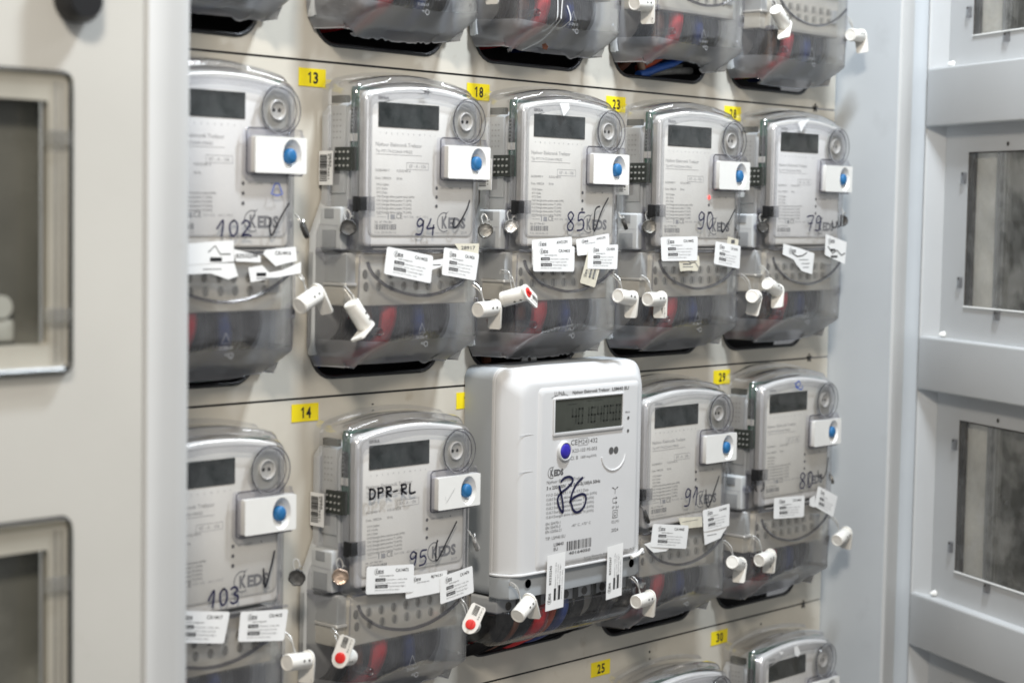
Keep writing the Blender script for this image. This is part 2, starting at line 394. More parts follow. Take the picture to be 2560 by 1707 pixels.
for sx, sz in ((611, 302), (614, -46.5), (617, -397)):
    for a in range(5):
        t = math.radians(90 + 72 * a); b.tube([(sx, -.6, sz), (sx + 6 * math.cos(t), -.3, sz + 6 * math.sin(t))], 1.1, 'rubber', 5, False)
for sx, sz in ((-219, -60), (270, -409), (515, -410), (-84, 283)):
    b.lathe((sx, sz), [(1.7, -.25), (1.7, .3)], 'dark', 12)
for i in range(len(SEAMS) - 1): b.box(-700, 613, .9, 3, SEAMS[i] - 1.6, SEAMS[i] + 1.6, 'rubber')
b.build('panel_notches', cabinet, cab_org)

# ------- the open door on the right: t runs along it from the hinge, n towards the viewer
Ht = Vector((762, -100, 0)); Dt = Vector((-0.44887211, -0.89359601, 0)); Dn = Vector((-0.89359601, 0.44887211, 0))
def dmap(mb):   # builder x -> along the door, builder -y -> off its face
    mb.v = [tuple(Ht + Dt * p[0] + Dn * (-p[1]) + Vector((0, 0, p[2]))) for p in mb.v]; return mb
WIN = [(400, 613), (30, 243), (-339, -126), (-708, -495)]
b = MB()
loops = [[(8, -745), (420, -745), (420, 660), (8, 660)]] + [list(reversed([(87, z0), (330, z0), (330, z1), (87, z1)])) for z0, z1 in WIN]
flat(b, loops, 0, 1.5, 'innerdoor'); dmap(b)
door = b.build('cabinet_door', cabinet, cab_org, label='right hand door swung open, its inner side showing')
def dpart(mb, name, label=None):
    o = dmap(mb).build(name, None, cab_org); o.location = (0, 0, 0); o.parent = door
    if label: o['label'] = label
    return o
b = MB(); b.add([(3, -14, -745), (32, -.2, -745), (32, -.2, 660), (3, -14, 660), (1, -8, -745), (1, -8, 660)], [(0, 1, 2, 3), (4, 0, 3, 5)], 'innerdoor')
b.tube([(3, -13.4, -745), (3, -13.4, 660)], 1.6, 'framepaint', 8, False)
dpart(b, 'side_flange')
dpart(MB().box(-5, 3, -7, 4, -745, 660, 'rubber', 1.5), 'rubber_gasket')
for z0, z1 in ((280, 361), (-90, -15), (-458, -382), (648, 660)):
    b = MB(); b.loft([(rrect(7, 420, z0, z1, .5, 1), -.1), (rrect(7, 420, z0, z1, .5, 1), -16.5), (rrect(8, 419, z0 + 1, z1 - 1, .5, 1), -17.6), (rrect(9.6, 417, z0 + 2.5, z1 - 2.5, .5, 1), -18)], 'innerdoor', False, True)
    dpart(b, 'stiffener_rail')
for z0, z1 in WIN:
    b = MB()
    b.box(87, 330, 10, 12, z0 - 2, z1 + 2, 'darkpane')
    b.box(99, 150, 6.5, 8.5, z0 + 1, z1 - 1, 'trayright')
    b.box(88, 98, 2, 9, z0 + 1, z1 - 1, 'hole')
    dpart(b, 'window_tray')
    b = MB()
    for x, w, k in ((152, 2.2, 'recess'), (157, 8, 'pane'), (168, 5, 'pane'), (178, 1.5, 'pane')): b.box(x, x + w, 1.5, 6.3, z0 + 2, z1 - 2, k)
    b.tube([(88, -.3, z0 + 1), (330, -.3, z0 + 1)], 1.5, 'white', 6, False)
    b.tube([(88, 0, z1 - 1), (330, 0, z1 - 1)], .9, 'hole', 6, False); b.tube([(88.5, .4, z0), (88.5, .4, z1)], .9, 'hole', 6, False)
    dpart(b, 'window_frame')
    dpart(MB().rect(88, 330, z0 + 1, z1 - 1, .9, 'pane'), 'window_pane')
    for cx, cz, w, h in ((80, z0 + 178, 9, 15), (79, z0 + 34, 8, 15), (167, z0 - 7, 12, 12)):
        b = MB().box(cx - w / 2, cx + w / 2, -4, -.2, cz - h / 2, cz + h / 2, 'smoke', .8); b.lathe((cx - 1, cz + h / 2 - 2), [(2, -4.3), (2, -3.9)], 'hole', 10)
        dpart(b, 'window_clip')
    dpart(MB().lathe((177, z1 + 9), [(3, -.5), (2.2, -.2)], 'hole', 14), 'screw_hole')
for z in (362, -14, -381):
    b = MB().lathe((44, z + 4), [(4.5, -1), (3.6, -5), (1.5, -9), (0, -10)], 'white', 10); dpart(b, 'sealant_blob')

# ------- the closed neighbouring cabinet on the left
left = empty('closed_cabinet', (-750, -220, -745), 'closed pale cabinet door with rounded clear windows at left, out of focus', 'cabinet')
lo = (-750, -220, -745)
LW = [(18, 251), (-329, -96), (366, 599)]
b = MB(); flat(b, [[(-1150, -745), (-678.5, -745), (-678.5, 660), (-1150, 660)]] + [list(reversed(rrect(-990, -771, z0 + 22, z1 - 22, 4))) for z0, z1 in LW], -220, -217, 'doorpaint')
b.build('door_leaf', left, lo)
b = MB()
b.loft([(rrect(-676.5, -631, -745, 660, 1, 2), -190), (rrect(-676.5, -631, -745, 660, 1, 2), -217), (rrect(-676.5, -632, -745, 660, 1, 2), -219), (rrect(-675, -637, -745, 660, 1, 2), -221), (rrect(-674, -645, -745, 660, 1, 2), -221.5)], 'framepaint', True, True)
b.box(-700, -676, -212, -190, -745, 660, 'rubber')
b.build('corner_post', left, lo)
for z0, z1 in LW:
    b = MB()
    o = rrect(-1010, -749, z0, z1, 7); i = rrect(-990, -771, z0 + 23, z1 - 23, 3)
    b.loft([(o, -220.2), (o, -227), (inset_pts(o, 1.2), -229), (inset_pts(o, 3), -229.4), (inset_pts(o, 5), -227.5)], 'bezel')
    b.loft([(inset_pts(o, 5), -227.5), (inset_pts(o, 7), -226.5), (i, -226.5), (i, -218)], 'trayleft')
    b.loft([(inset_pts(o, -1.2), -220.1), (inset_pts(o, -1.2), -221.6), (inset_pts(o, .3), -221.7)], 'rubber')
    fr = b.build('window_frame', left, lo)
    def sub(mb, name):
        q = mb.build(name, None, lo); q.location = (0, 0, 0); q.parent = fr; return q
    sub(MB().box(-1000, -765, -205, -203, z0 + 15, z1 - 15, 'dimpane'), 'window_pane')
    b = MB()
    for x in (-765.5, -760, -754.5): b.tube([(x, -228, z0 + 8), (x, -228, z1 - 8)], .9, 'smoke', 6, False)
    sub(b, 'frame_ribs')
    for cz in (z1 - 51, z0 + 45):
        sub(MB().box(-776, -753, -232, -227, cz - 6, cz + 6, 'pane', 1.2), 'window_clip')
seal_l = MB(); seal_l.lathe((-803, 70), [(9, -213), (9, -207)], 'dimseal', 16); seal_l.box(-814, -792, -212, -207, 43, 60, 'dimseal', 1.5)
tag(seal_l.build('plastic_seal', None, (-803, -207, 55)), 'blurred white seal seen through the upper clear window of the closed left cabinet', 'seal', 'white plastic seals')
b = MB(); b.loft([(rrect(-763, -727, 290, 360, 17, 6), -220.3), (rrect(-763, -727, 289, 360, 17, 6), -232), (rrect(-759, -731, 293, 356, 13, 6), -240)], 'rubber', False, True)
b.build('door_handle', left, lo)

# ------------------------------------------------------------------ the clear-covered meter
def keds(mb, x, z, h, y, k, fn=None, kk=None):
    """ringed K with a bolt, then the other three letters; h is the letter height"""
    kk = kk or k
    arc = [(x + h * (.42 + .84 * math.cos(a)), z + h * (.50 + .84 * math.sin(a))) for a in [math.radians(75 + i * 14) for i in range(17)]]
    mb.ribbon(arc, h * .10, y, kk, False, fn)
    mb.text('K', x + h * .12, z, h, y, k, h * .72, .05, fn)
    mb.text('EDS', x + h * .94, z, h * .92, y, k, h * 2.2, .05, fn)
    mb.poly([(x + h * .40, z + h * .78), (x + h * .72, z + h * 1.12), (x + h * .66, z + h * 1.16), (x + h * 1.02, z + h * 1.52), (x + h * .55, z + h * 1.25), (x + h * .62, z + h * 1.2)], y, kk, fn)
def barcode(mb, x0, x1, z0, z1, y, k, fn=None, seed=1, vert=False):
    rn = random.Random(seed); p = x0 if not vert else z0; e = x1 if not vert else z1; u = (e - p) / 62
    while p < e - 2 * u:
        w = u * rn.choice((1, 1, 2, 3)); 
        if vert: mb.rect(x0, x1, p, p + w, y, k, fn)
        else: mb.rect(p, p + w, z0, z1, y, k, fn)
        p += w + u * rn.choice((1, 1, 2))

meter = empty('electricity_meter', (0, 0, 0), 'x', 'electricity meter', 'clear covered electricity meters in the cabinet')
KIDS = {}
def part(mb, name, parent=meter, label=None, angle=38):
    o = mb.build(name, None, (0, 0, 0), angle); o.parent = parent
    KIDS.setdefault(parent.name, []).append(o)
    if label: o['label'] = label
    return o
# housing
b = MB()
low = [(-106, 14), (97, 14), (99, 20), (99, 132), (92, 158), (86, 176), (86, 262), (80, 272), (-82, 272), (-90, 262), (-90, 176), (-97, 160), (-106, 140), (-107, 20)]
b.loft([(low, -.2), (low, -7), (inset_pts(low, 1.5), -9)], 'housing', False, True)
o = arch(-84, 84, 122, 286, 16, 4, 12)
b.loft([(o, -8.8), (o, -33), (inset_pts(o, 1.5), -34.5)], 'housing', False, True)
b.box(-86.5, -84.2, -9.4, -32, 182, 272, 'housing', .6)
b.box(-86, -80, -10, -32, 274.5, 282, 'pcb_and_shade')  # dark box painted in for the shadow of the top notch
b.box(-99, -84.3, -9.2, -40, 124, 168, 'housing', 1.8)
b.box(-99.6, -99.1, -13, -34, 126, 144, 'recess', .2); b.box(-99.6, -99.1, -16, -30, 156, 166, 'recess', .2)  # darker pads: the shade of two pockets put into colour
for iz in range(5):
    for iy in range(3): b.box(-87.1, -86.55, -14 - 5 * iy, -15.6 - 5 * iy, 238 + 6 * iz, 239.6 + 6 * iz, 'inkfaint')
part(b, 'housing')
b = MB(); b.box(-82, -80.5, -36, -46, 205, 288, 'pcb'); b.box(-82, -80.5, -36, -46, 170, 205, 'housing'); b.box(-83, -82.1, -36.5, -45.5, 244, 270, 'pcb_and_shade'); b.box(-80, 78, -35, -44, 288, 291, 'pcb')
b.box(-83.4, -82.2, -35.5, -46, 235, 243, 'white')
for i in range(6): b.box(-83.4, -83.1, -38, -39.2, 248 + i * 4, 249.6 + i * 4, 'pin')
part(b, 'circuit_board')
b = MB(); b.box(-90, -83.2, -20, -46, 205, 229, 'pcb_and_shade')
for iz in range(3):
    for iy in range(4): b.lathe((-23 - 6.2 * iy, 210 + 7 * iz), [(1.3, -91.6), (1.0, -90)], 'pin', 8, 'x')
part(b, 'pin_connector')
b = MB(); b.box(-94.5, -93.8, -1, -22, 190, 225, 'paper')
def side(xx, zz): return (-94.9, -xx, zz)
barcode(b, 2.5, 14, 194, 222, 0, 'black', side, 5, True)
b.text('67794451', -222, 15.3, 2.4, 0, 'black', 26, .01, lambda x, z: (-94.9, -z, -x)); b.text('ISKRA', -222, 18, 2.6, 0, 'black', 14, .02, lambda x, z: (-94.9, -z, -x))
part(b, 'barcode_sticker')
# carrier with label plate
b = MB()
o = arch(-80, 81, 128, 294, 9, 6, 8)
b.loft([(o, -47), (o, -53.4), (inset_pts(o, 1.0), -54.6), (inset_pts(o, 2.6), -55)], 'carrier', True, True)
part(b, 'carrier_frame')
b = MB(); o = arch(-75, 81.5 - 3, 138, 289, 7, 8, 7)
b.loft([(o, -55.1), (o, -55.6), (inset_pts(o, .5), -55.9)], 'plate', False, True)
Y = -56.05
ro = inset_pts(o, 1.2); b.ribbon(ro + [ro[0]], .5, Y, 'inkfaint', False)
b.text('ISKRA', -63, 278.6, 3.4, Y, 'inkdark', 15, .03)
for i in range(11): b.text(str((i * 7) % 10 + 1), -60 + i * 7.9, 243.4, 1.9, Y, 'ink')
b.text('Njehsor Elektronik Trefazor', -66, 231, 4.0, Y, 'inkfaint', 66); b.text('Tip MT174-D2A44-V9K02', -66, 224.5, 3.2, Y, 'inkfaint', 52)
b.rect(-66, 0, 222.4, 222.8, Y, 'inkfaint')
b.text('KF - A - 106', -18, 209.8, 3.6, Y, 'inkfaint', 24)
for a in ((-22, 10, 214.8, 215.2), (-22, 10, 207.8, 208.2), (-22, -21.6, 208, 215), (9.6, 10, 208, 215)): b.rect(*a, Y, 'inkfaint')
b.text('3x230/400 V', -66, 205, 2.6, Y, 'ink', 20); b.text('0,25-5(100) A', -36, 205, 2.6, Y, 'ink', 20)
b.text('Cons. 1000/2/A', -66, 197, 2.6, Y, 'ink', 22); b.text('50 Hz', -36, 197, 2.6, Y, 'ink', 8)
for i, t in enumerate(('F.F.O Gabim', '0.9.1 Koha', '0.9.2 Data', '15.8.0 Energjia aktive pozitive totale (kWh)', '15.8.1 Energjia aktive pozitive T1 (kWh)', '15.8.2 Energjia aktive pozitive T2 (kWh)', '15.8.3 Energjia aktive pozitive T3 (kWh)', '15.8.4 Energjia aktive pozitive T4 (kWh)')):
    b.text(t, -64, 190.4 - i * 4.05, 2.5, Y, 'ink', (17, 15, 15, 54, 50, 50, 50, 50)[i])
for a in ((-63, -50, 158.2, 158.6), (-63, -57, 161, 161.4), (-40, -35, 157, 157.3), (-48, -46.5, 156, 162), (-44, -38, 156, 161)): b.rect(*a, Y, 'inkfaint')
b.text('CE', -36, 156.6, 5.4, Y, 'ink', 9); b.text('M19 1376   -40 C..+70 C', -25, 157.4, 2.5, Y, 'inkfaint', 36)
b.text('Nr. 67 794 451', -66, 152, 2.3, Y, 'ink', 24); barcode(b, -66, -36, 145.2, 150.8, Y, 'ink', None, 3); b.text('F.N. 2018-06-15', -66, 141.4, 2.2, Y, 'inkfaint', 30)
for z in (189.5, 180, 170.4): b.lathe((22.5, z), [(1.9, Y - .25), (1.7, Y)], 'inkdark', 12)
b.text('1000 imp/kWh', 28, 188.6, 2.3, Y, 'inkfaint', 19); b.lathe((58, 190), [(1.0, Y - .1), (1, Y)], 'inkfaint', 10)
keds(b, 29.5, 147.5, 12, Y, 'ink', None, 'ink')
b.text('keds-energy.com', 22, 141.4, 1.9, Y, 'inkfaint', 19); b.text('2019', 60, 141, 3.2, Y, 'inkfaint', 9)
part(b, 'label_plate')
b = MB(); b.box(-63, 24.5, Y - .05, Y - .5, 250.5, 276, 'lcd', .4); b.box(-61, 22.5, Y - .52, Y - .6, 252, 274.5, 'lcd')
part(b, 'display')
# optical port
b = MB(); PC = (62, 261)
b.lathe(PC, [(20, -56.2), (19.6, -57.4), (10, -57.6), (9.8, -56.6)], 'disc', 36)
prt = part(b, 'optical_port')
b = MB(); b.lathe(PC, [(10, -56.8), (10, -60.2), (9.2, -60.8), (8.4, -60.2), (7.8, -57.6), (0, -57.2)], 'white', 28)
b.lathe((58.4, 261), [(1.9, -57.75), (0, -57.75)], 'black', 14); b.lathe((65.4, 261), [(1.9, -57.75), (0, -57.75)], 'black', 14)
part(b, 'port_cup', prt)
b = MB(); b.lathe(PC, [(24.5, -58.5), (24.3, -65), (23.4, -66.6), (22.4, -66.6), (21.9, -65), (21.8, -61.6)], 'ringclear', 40)
for rr_, yy_ in ((24.2, -65), (21.6, -62)): b.tube([(62 + rr_ * math.cos(2 * math.pi * i / 40), yy_, 261 + rr_ * math.sin(2 * math.pi * i / 40)) for i in range(41)], .55, 'ridge', 5, False)
part(b, 'port_ring', prt)
# reset button module
b = MB(); o = rrect(28, 92.5, 200, 235, 1.5, 3); hl = [(74 + 11.8 * math.cos(2 * math.pi * i / 32), 217.5 + 15.8 * math.sin(2 * math.pi * i / 32)) for i in range(32)]
flat(b, [o, list(reversed(hl))], -67.5, -57, 'white')
ell = lambda q: [(74 + (p[0] - 74) * q, 217.5 + (p[1] - 217.5) * q) for p in hl]
b.loft([(hl, -67.4), (ell(.93), -66), (ell(.72), -61.5), (ell(.5), -60.5)], 'white', False, True)
mod = part(b, 'button_module')
b = MB(); b.lathe((74.4, 217), [(6.8, -60.6), (6.8, -65.6), (6.3, -66.9), (5, -67.8), (2.8, -68.3), (0, -68.4)], 'blue', 24, 'y', .92, 1.1); part(b, 'push_button', mod)
b = MB(); o = rrect(19.5, 91.5, 197.5, 243, 3, 4); i_ = rrect(25.5, 93, 199.2, 236.5, 2, 4)
b.loft([(o, -58.5), (o, -62.5), (inset_pts(o, 1.4), -64), (i_, -64), (i_, -58.2)], 'clearrim')
b.tube([(90, -63.6, 198.3), (23, -63.6, 198.3), (20.2, -63.6, 200.5), (20.2, -63.6, 240), (23, -63.6, 242.4), (48, -63.6, 242.6)], .9, 'ridge', 6, False); part(b, 'button_frame', mod)
# side clip
b = MB(); b.box(-91.5, -89, -50, -57, 163, 179, 'rubber', .8); b.box(-91, -72, -61.6, -62.6, 164, 179, 'smoke', .3); b.box(-91, -82, -57, -61.4, 164.5, 178.5, 'rubber', .5)
part(b, 'side_clip')
# clear cover
b = MB()
q = lambda d, dz=0, dt=0: arch(-89 + d, 89 - d, 121 + dz, 307.5 - d - dt, 12.5 - d * .15, 5, 9 - d * .3)
b.loft([(q(-3.5), -3), (q(-3.5), -12), (q(0), -13), (q(.2), -36), (q(1.2), -43), (q(2.2), -45)], 'bevelclear')
prf = [(q(2.0), -43.5), (q(2.6, 0, 1), -46), (q(3.4, 0, 4.5), -47.5), (q(3.8, 0, 5.5), -55), (q(5.0, 0, 6.5), -58.8), (q(7.4, 1, 8.5), -61.2), (q(10.5, 3, 11), -62), (q(12.5, 4, 12.5), -61.6), (q(13, 5, 13), -58.6), (q(9.5, 3, 11.5), -57.4), (q(7.2, 2, 9), -56.4), (q(6.6, 1, 8), -49), (q(5.6, 1, 4), -44)]
b.loft(prf + [prf[0]], 'bevelclear')
b.loft([(q(12.6, 4, 12.6), -61.3), (q(20, 12, 24), -61.35)], 'clear', False, True)
b.tube([(-87, -60.6, 123), (0, -61.4, 122), (88, -60.6, 123)], 1.5, 'clearrim', 6)
b.box(-90, -84, -40, -43, 124, 176, 'clearrim', .8); b.box(-108, -89, -12, -40, 122, 125.5, 'clearrim', 1)
b.loft([(rrect(-107, -90, 120, 150, 6), -12), (rrect(-106, -90, 121, 149, 6), -40)], 'clear', False, False)
b.lathe((-92, 152), [(5, -38), (5, -48), (3.8, -49), (3.4, -38)], 'clearrim', 14); b.lathe((94, 150), [(4.5, -20), (4.5, -40), (3, -41)], 'clearrim', 14)
part(b, 'clear_cover')
# terminal block
b = MB(); b.box(-78, 80, -10, -46, 66, 120, 'beige', 1.5)
for r_, z in ((0, 99), (1, 86)):
    for i in range(8): b.lathe((-70 + 18 * i + 1.5 * r_, z), [(4.4, -46.4), (4.4, -46.1)], 'tholes', 14, 'y', .8, 1.15)
b.box(-92, -78.5, -8, -42, 90, 121, 'housing', 1); b.box(-94, -78.4, -8, -44, 87, 90, 'carrier', .5); b.box(-92, -78.6, -8, -40, 66, 86.5, 'beige', 1)
b.box(62, 74, -46.2, -49, 84, 102, 'housing', .8)
part(b, 'terminal_block')
for x, k, lb, rr, bend in ((-84, 'wblack', 'black wire', 5, -4), (-72, 'wblack', 'black wire', 5, -2), (-58, 'wbrown', 'brown wire', 5, 2), (-44, 'wblack', 'black wire', 5, 0), (-27, 'wred', 'red wire', 10.5, -9), (-13, 'wblack', 'black wire', 5, -5), (0, 'wblack', 'black wire', 5, 4), (14, 'wblue', 'blue wire', 7, 6), (28, 'wblack', 'black wire', 5, 2), (44, 'wblack', 'black wire', 6, 4), (58, 'wblack', 'black wire', 5, -5)):
    b = MB(); b.tube([(x, -30, 72), (x + bend * .3, -34, 52), (x + bend, -28, 34), (x + bend * 1.7, -10, 22), (x + bend * 2.2, 24, 16), (x + bend * 2.4, 60, 14)], rr, k, 8)
    part(b, 'wire', label=lb)
# terminal cover: wraps round the front, sloped and rounded at the foot
def tcover(jag, seed=0, lift=0):
    rn = random.Random(seed); b = MB()
    per = [(-109, -1), (-106.5, -6), (-103, -12), (-96, -36), (-91, -50), (-87.5, -56), (-81, -59.4)] + ([(-72 + 4 * i, -59.8) for i in range(37)] if jag else [(-70 + 10 * i, -59.8) for i in range(15)]) + [(81, -59.4), (86, -56), (88.5, -50), (90, -34), (94, -10), (97, -1)]
    zs = [121, 116, 100, 84, 68, 54, 44, 38, 33, 28, 23, 18, 12, 6, 0, -5]
    V = []; walk = {}; hh = 4
    for x, y in per: hh = max(0, min(9, hh + rn.uniform(-2.6, 2.6))); walk[x] = hh if rn.random() < .8 else max(0, hh - 3)
    for zi, z in enumerate(zs):
        for (x, y) in per:
            xc = max(-1, min(1, x / 90)); zz = z
            foot = -3 + 6 * abs(xc) ** 3
            if zi > 5: zz = 54 + (z - 54) * (54 - foot) / 59.0
            cr = 17 + 21 * (1 - ((x - 12) / 98) ** 2) if -86 < x < 110 else 17
            yy = y
            if zz < cr and y < -45: yy = y + min(46, 1.55 * (cr - zz))
            t = max(0, (30 - zz) / 36); xx = x * (1 - .17 * t * t) if abs(x) > 60 else x
            if zi == len(zs) - 1 and jag and -75 < x < 80: zz += walk[x]; yy += 2
            if lift and zi >= len(zs) - 3: zz += lift * (zi - len(zs) + 4) / 3 * max(0, 1 - (abs(x - 8) / 62) ** 4) if abs(x - 8) < 62 else 0
            V.append((xx, yy, zz))
    n = len(per); f = []
    for a in range(len(zs) - 1):
        for i in range(n - 1): f.append((a * n + i, (a + 1) * n + i, (a + 1) * n + i + 1, a * n + i + 1))
    nr = len(per) - 1
    lo_ = [k for k in range(len(f)) if k // nr >= 9]; mid_ = [k for k in range(len(f)) if 4 <= k // nr < 9]; up_ = [k for k in range(len(f)) if k // nr < 4]
    o_ = len(b.v); b.v += V
    for ks, mk in ((up_, 'tclear'), (mid_, 'frost'), (lo_, 'frostfoot')):
        mi_ = b.mi(mk)
        for k in ks: b.f.append([q + o_ for q in f[k]]); b.m.append(mi_)
    b.tube([V[(len(zs) - 1) * n + i] for i in range(n)], .7, 'emboss' if jag else 'clearrim', 5, False)
    b.tube([(-79, -60, 112), (-72, -60.2, 100), (-50, -60.4, 86), (-20, -60.6, 78), (6, -60.6, 76.5), (34, -60.5, 81), (60, -60.3, 91), (80, -60, 104)], 1.9, 'ridge', 6)
    b.tube([(-87, -57, 118), (-88, -56.5, 70), (-87, -56, 30)], .8, 'clearrim', 6); b.tube([(87, -56.5, 118), (88, -56, 70), (87, -54, 30)], .8, 'clearrim', 6)
    b.lathe((-62, 40), [(4.2, -36), (4.2, -62), (3.4, -63), (2.4, -62), (2, -60)], 'emboss' if False else 'smoke', 14)
    b.lathe((-90, 66), [(3.4, -50), (3.4, -60), (2, -60.5)], 'clearrim', 12); b.box(84, 90, -48, -56, 58, 72, 'clearrim', 1); b.box(86, 90.6, -52, -55, 62, 70, 'hole', .4)
    Y = -60.1
    for a in ([(0, 47), (-5, 37), (5, 37), (0, 47)],): b.ribbon(a, .5, Y, 'emboss', False)
    b.text('21-276-17', 0, 31, 3, Y, 'emboss', 16, 0, None, 0, True); b.text('PC', -1, 24.5, 2.6, Y, 'emboss'); b.ribbon([(6 + 2.6 * math.cos(t * .6), 25 + 2.6 * math.sin(t * .6)) for t in range(11)], .6, Y, 'emboss', False)
    b.lathe((70, 38), [(1.6, -60.3), (1.6, -59.9)], 'emboss', 10)
    return b
tc_clean = part(tcover(False), 'terminal_cover', angle=50)
tc_torn = tcover(True, 4).build('terminal_cover', None, (0, 0, 0), 50); tc_torn_mesh = tc_torn.data; bpy.data.objects.remove(tc_torn)
tc_torn2 = tcover(True, 9).build('terminal_cover', None, (0, 0, 0), 50); tc_torn2_mesh = tc_torn2.data; tc_torn2.name = 'spare'; bpy.data.objects.remove(tc_torn2)
tc_torn3 = tcover(True, 5, 15).build('terminal_cover', None, (0, 0, 0), 50); tc_torn3_mesh = tc_torn3.data; bpy.data.objects.remove(tc_torn3)

# ------------------------------------------------------------------ handwriting and stickers
DG = {'0': [[(.3, 1), (.08, .75), (.08, .3), (.25, 0), (.48, .25), (.52, .7), (.36, .98), (.22, .95)]], '1': [[(.05, .45), (.4, 1), (.38, .5), (.3, 0)]],
 '2': [[(.05, .78), (.25, 1), (.48, .85), (.42, .55), (.05, .02), (.3, .1), (.6, .02)]], '3': [[(.05, .9), (.3, 1), (.48, .8), (.25, .55), (.5, .4), (.45, .1), (.2, 0), (.02, .12)]],
 '4': [[(.35, 1), (.2, .65), (.05, .42), (.3, .4), (.6, .45)], [(.55, .62), (.5, .3), (.48, 0)]], '5': [[(.58, .98), (.2, .95), (.12, .55), (.4, .6), (.55, .35), (.4, .05), (.05, 0)]],
 '7': [[(.02, .92), (.3, 1), (.6, .96), (.4, .5), (.25, 0)], [(.15, .48), (.5, .52)]], '8': [[(.5, .85), (.3, 1), (.1, .8), (.25, .55), (.5, .3), (.4, .03), (.15, .03), (.08, .28), (.35, .55), (.52, .82)]],
 '9': [[(.5, .88), (.3, 1), (.1, .75), (.2, .52), (.45, .62), (.55, .9), (.5, .4), (.35, .05), (.0, .05)]],
 'D': [[(.1, 1), (.1, 0)], [(.05, 1), (.4, .95), (.58, .55), (.4, .05), (.05, 0)]], 'P': [[(.12, 0), (.12, 1)], [(.05, .98), (.45, .98), (.5, .62), (.12, .5)]], 'R': [[(.12, 0), (.12, 1)], [(.05, .98), (.45, .98), (.48, .62), (.12, .5), (.55, 0)]],
 'L': [[(.12, 1), (.12, .03), (.6, .05)]], '-': [[(.05, .45), (.6, .5)]]}
YF = -61.9
def hand(mb, t, x0, x1, z0, z1, w, k, dz=0):
    n = len(t); s = (x1 - x0) / n
    for i, ch in enumerate(t):
        for st in DG[ch]: mb.ribbon([(x0 + (i + p[0] * 1.35) * s, z0 + dz * i + p[1] * (z1 - z0)) for p in st], w, YF, k)
def check(mb, pts, w=2.0, k='markerblack'): mb.ribbon(pts, w, YF, k, False) if len(pts) < 3 else mb.ribbon(pts, w, YF, k)

def quadmap(q, y):
    tl, tr, br, bl = q
    def fn(u, v):   # u 0..1 right, v 0..1 up
        t = (tl[0] + (tr[0] - tl[0]) * u, tl[1] + (tr[1] - tl[1]) * u); c = (bl[0] + (br[0] - bl[0]) * u, bl[1] + (br[1] - bl[1]) * u)
        return (c[0] + (t[0] - c[0]) * v, y - .5 * math.sin(u * 3.14), c[1] + (t[1] - c[1]) * v)
    return fn
def sticker(code, q, y, paper='paper', layout='full'):
    """paper seal sticker, printed in its own unit square 100 x 42 mapped on the quad"""
    b = MB(); g0 = quadmap(q, y); g1 = quadmap(q, y - .12)
    fn = lambda X: (lambda x, z: X(x / 100, z / 42))
    r = rrect(0, 100, 0, 42, 3.5, 3)
    cols = sorted(set([p[0] for p in r] + [10 * i for i in range(1, 10)]))
    top = {}; 
    for x in cols:
        e = 3.5 - x if x < 3.5 else (x - 96.5 if x > 96.5 else 0); dz = 3.5 - math.sqrt(max(0, 3.5 ** 2 - e * e)); top[x] = (dz, 42 - dz)
    v = []; f = []
    for x in cols: v += [g0(x / 100, top[x][0] / 42), g0(x / 100, top[x][1] / 42)]
    f = [(2 * i, 2 * i + 2, 2 * i + 3, 2 * i + 1) for i in range(len(cols) - 1)]
    b.add(v, f, paper)
    P1 = fn(g1)
    if layout in ('full', 'head'):
        keds(b, 18, 30.5, 5.4, 0, 'inkdark', P1, 'black')
        if code: b.text(code, 60, 32, 5, 0, 'black', 28, .02, P1)
        b.text('keds-energy.com', 26, 26, 2.6, 0, 'inkdark', 30, .01, P1)
    if layout in ('full', 'body'):
        b.rect(18, 39, 18.5, 23.5, 0, 'black', P1); b.rect(18, 44, 8.5, 13.5, 0, 'black', P1)
        g2 = fn(quadmap(q, y - .2))
        b.text('Vërejtje', 20, 19.8, 2.7, 0, 'paper', 17, 0, g2); b.text('Opomena', 20, 9.8, 2.7, 0, 'paper', 22, 0, g2)
        b.text('Dëmtimi i vulës dhe', 41, 19.6, 2.6, 0, 'ink', 44, 0, P1); b.text('plombës është vepër penale', 18, 14.8, 2.4, 0, 'ink', 62, 0, P1)
        b.text('Oštećenje žiga i', 46, 9.6, 2.6, 0, 'ink', 36, 0, P1); b.text('plombe je krivično delo', 18, 4.6, 2.4, 0, 'ink', 50, 0, P1)
    return b
def scrap(pts, y, paper='paper', marks=()):
    b = MB(); b.poly(list(reversed(pts)), y, paper)
    for m in marks:
        if m[0] == 'text': b.text(m[1], m[2], m[3], m[4], y - .15, m[5], m[6], .02)
        elif m[0] == 'rect': b.rect(*m[1:5], y - .15, m[5])
        elif m[0] == 'line': b.ribbon(m[1], m[2], y - .18, m[3], False)
        elif m[0] == 'keds': keds(b, m[1], m[2], m[3], y - .15, 'inkdark', None, 'black')
    return b
SY = -63.2
def at(o, mb, name, label=None):
    q_ = mb.build(name, None, (0, 0, 0)); q_.parent = o
    if label: q_['label'] = label
    return q_

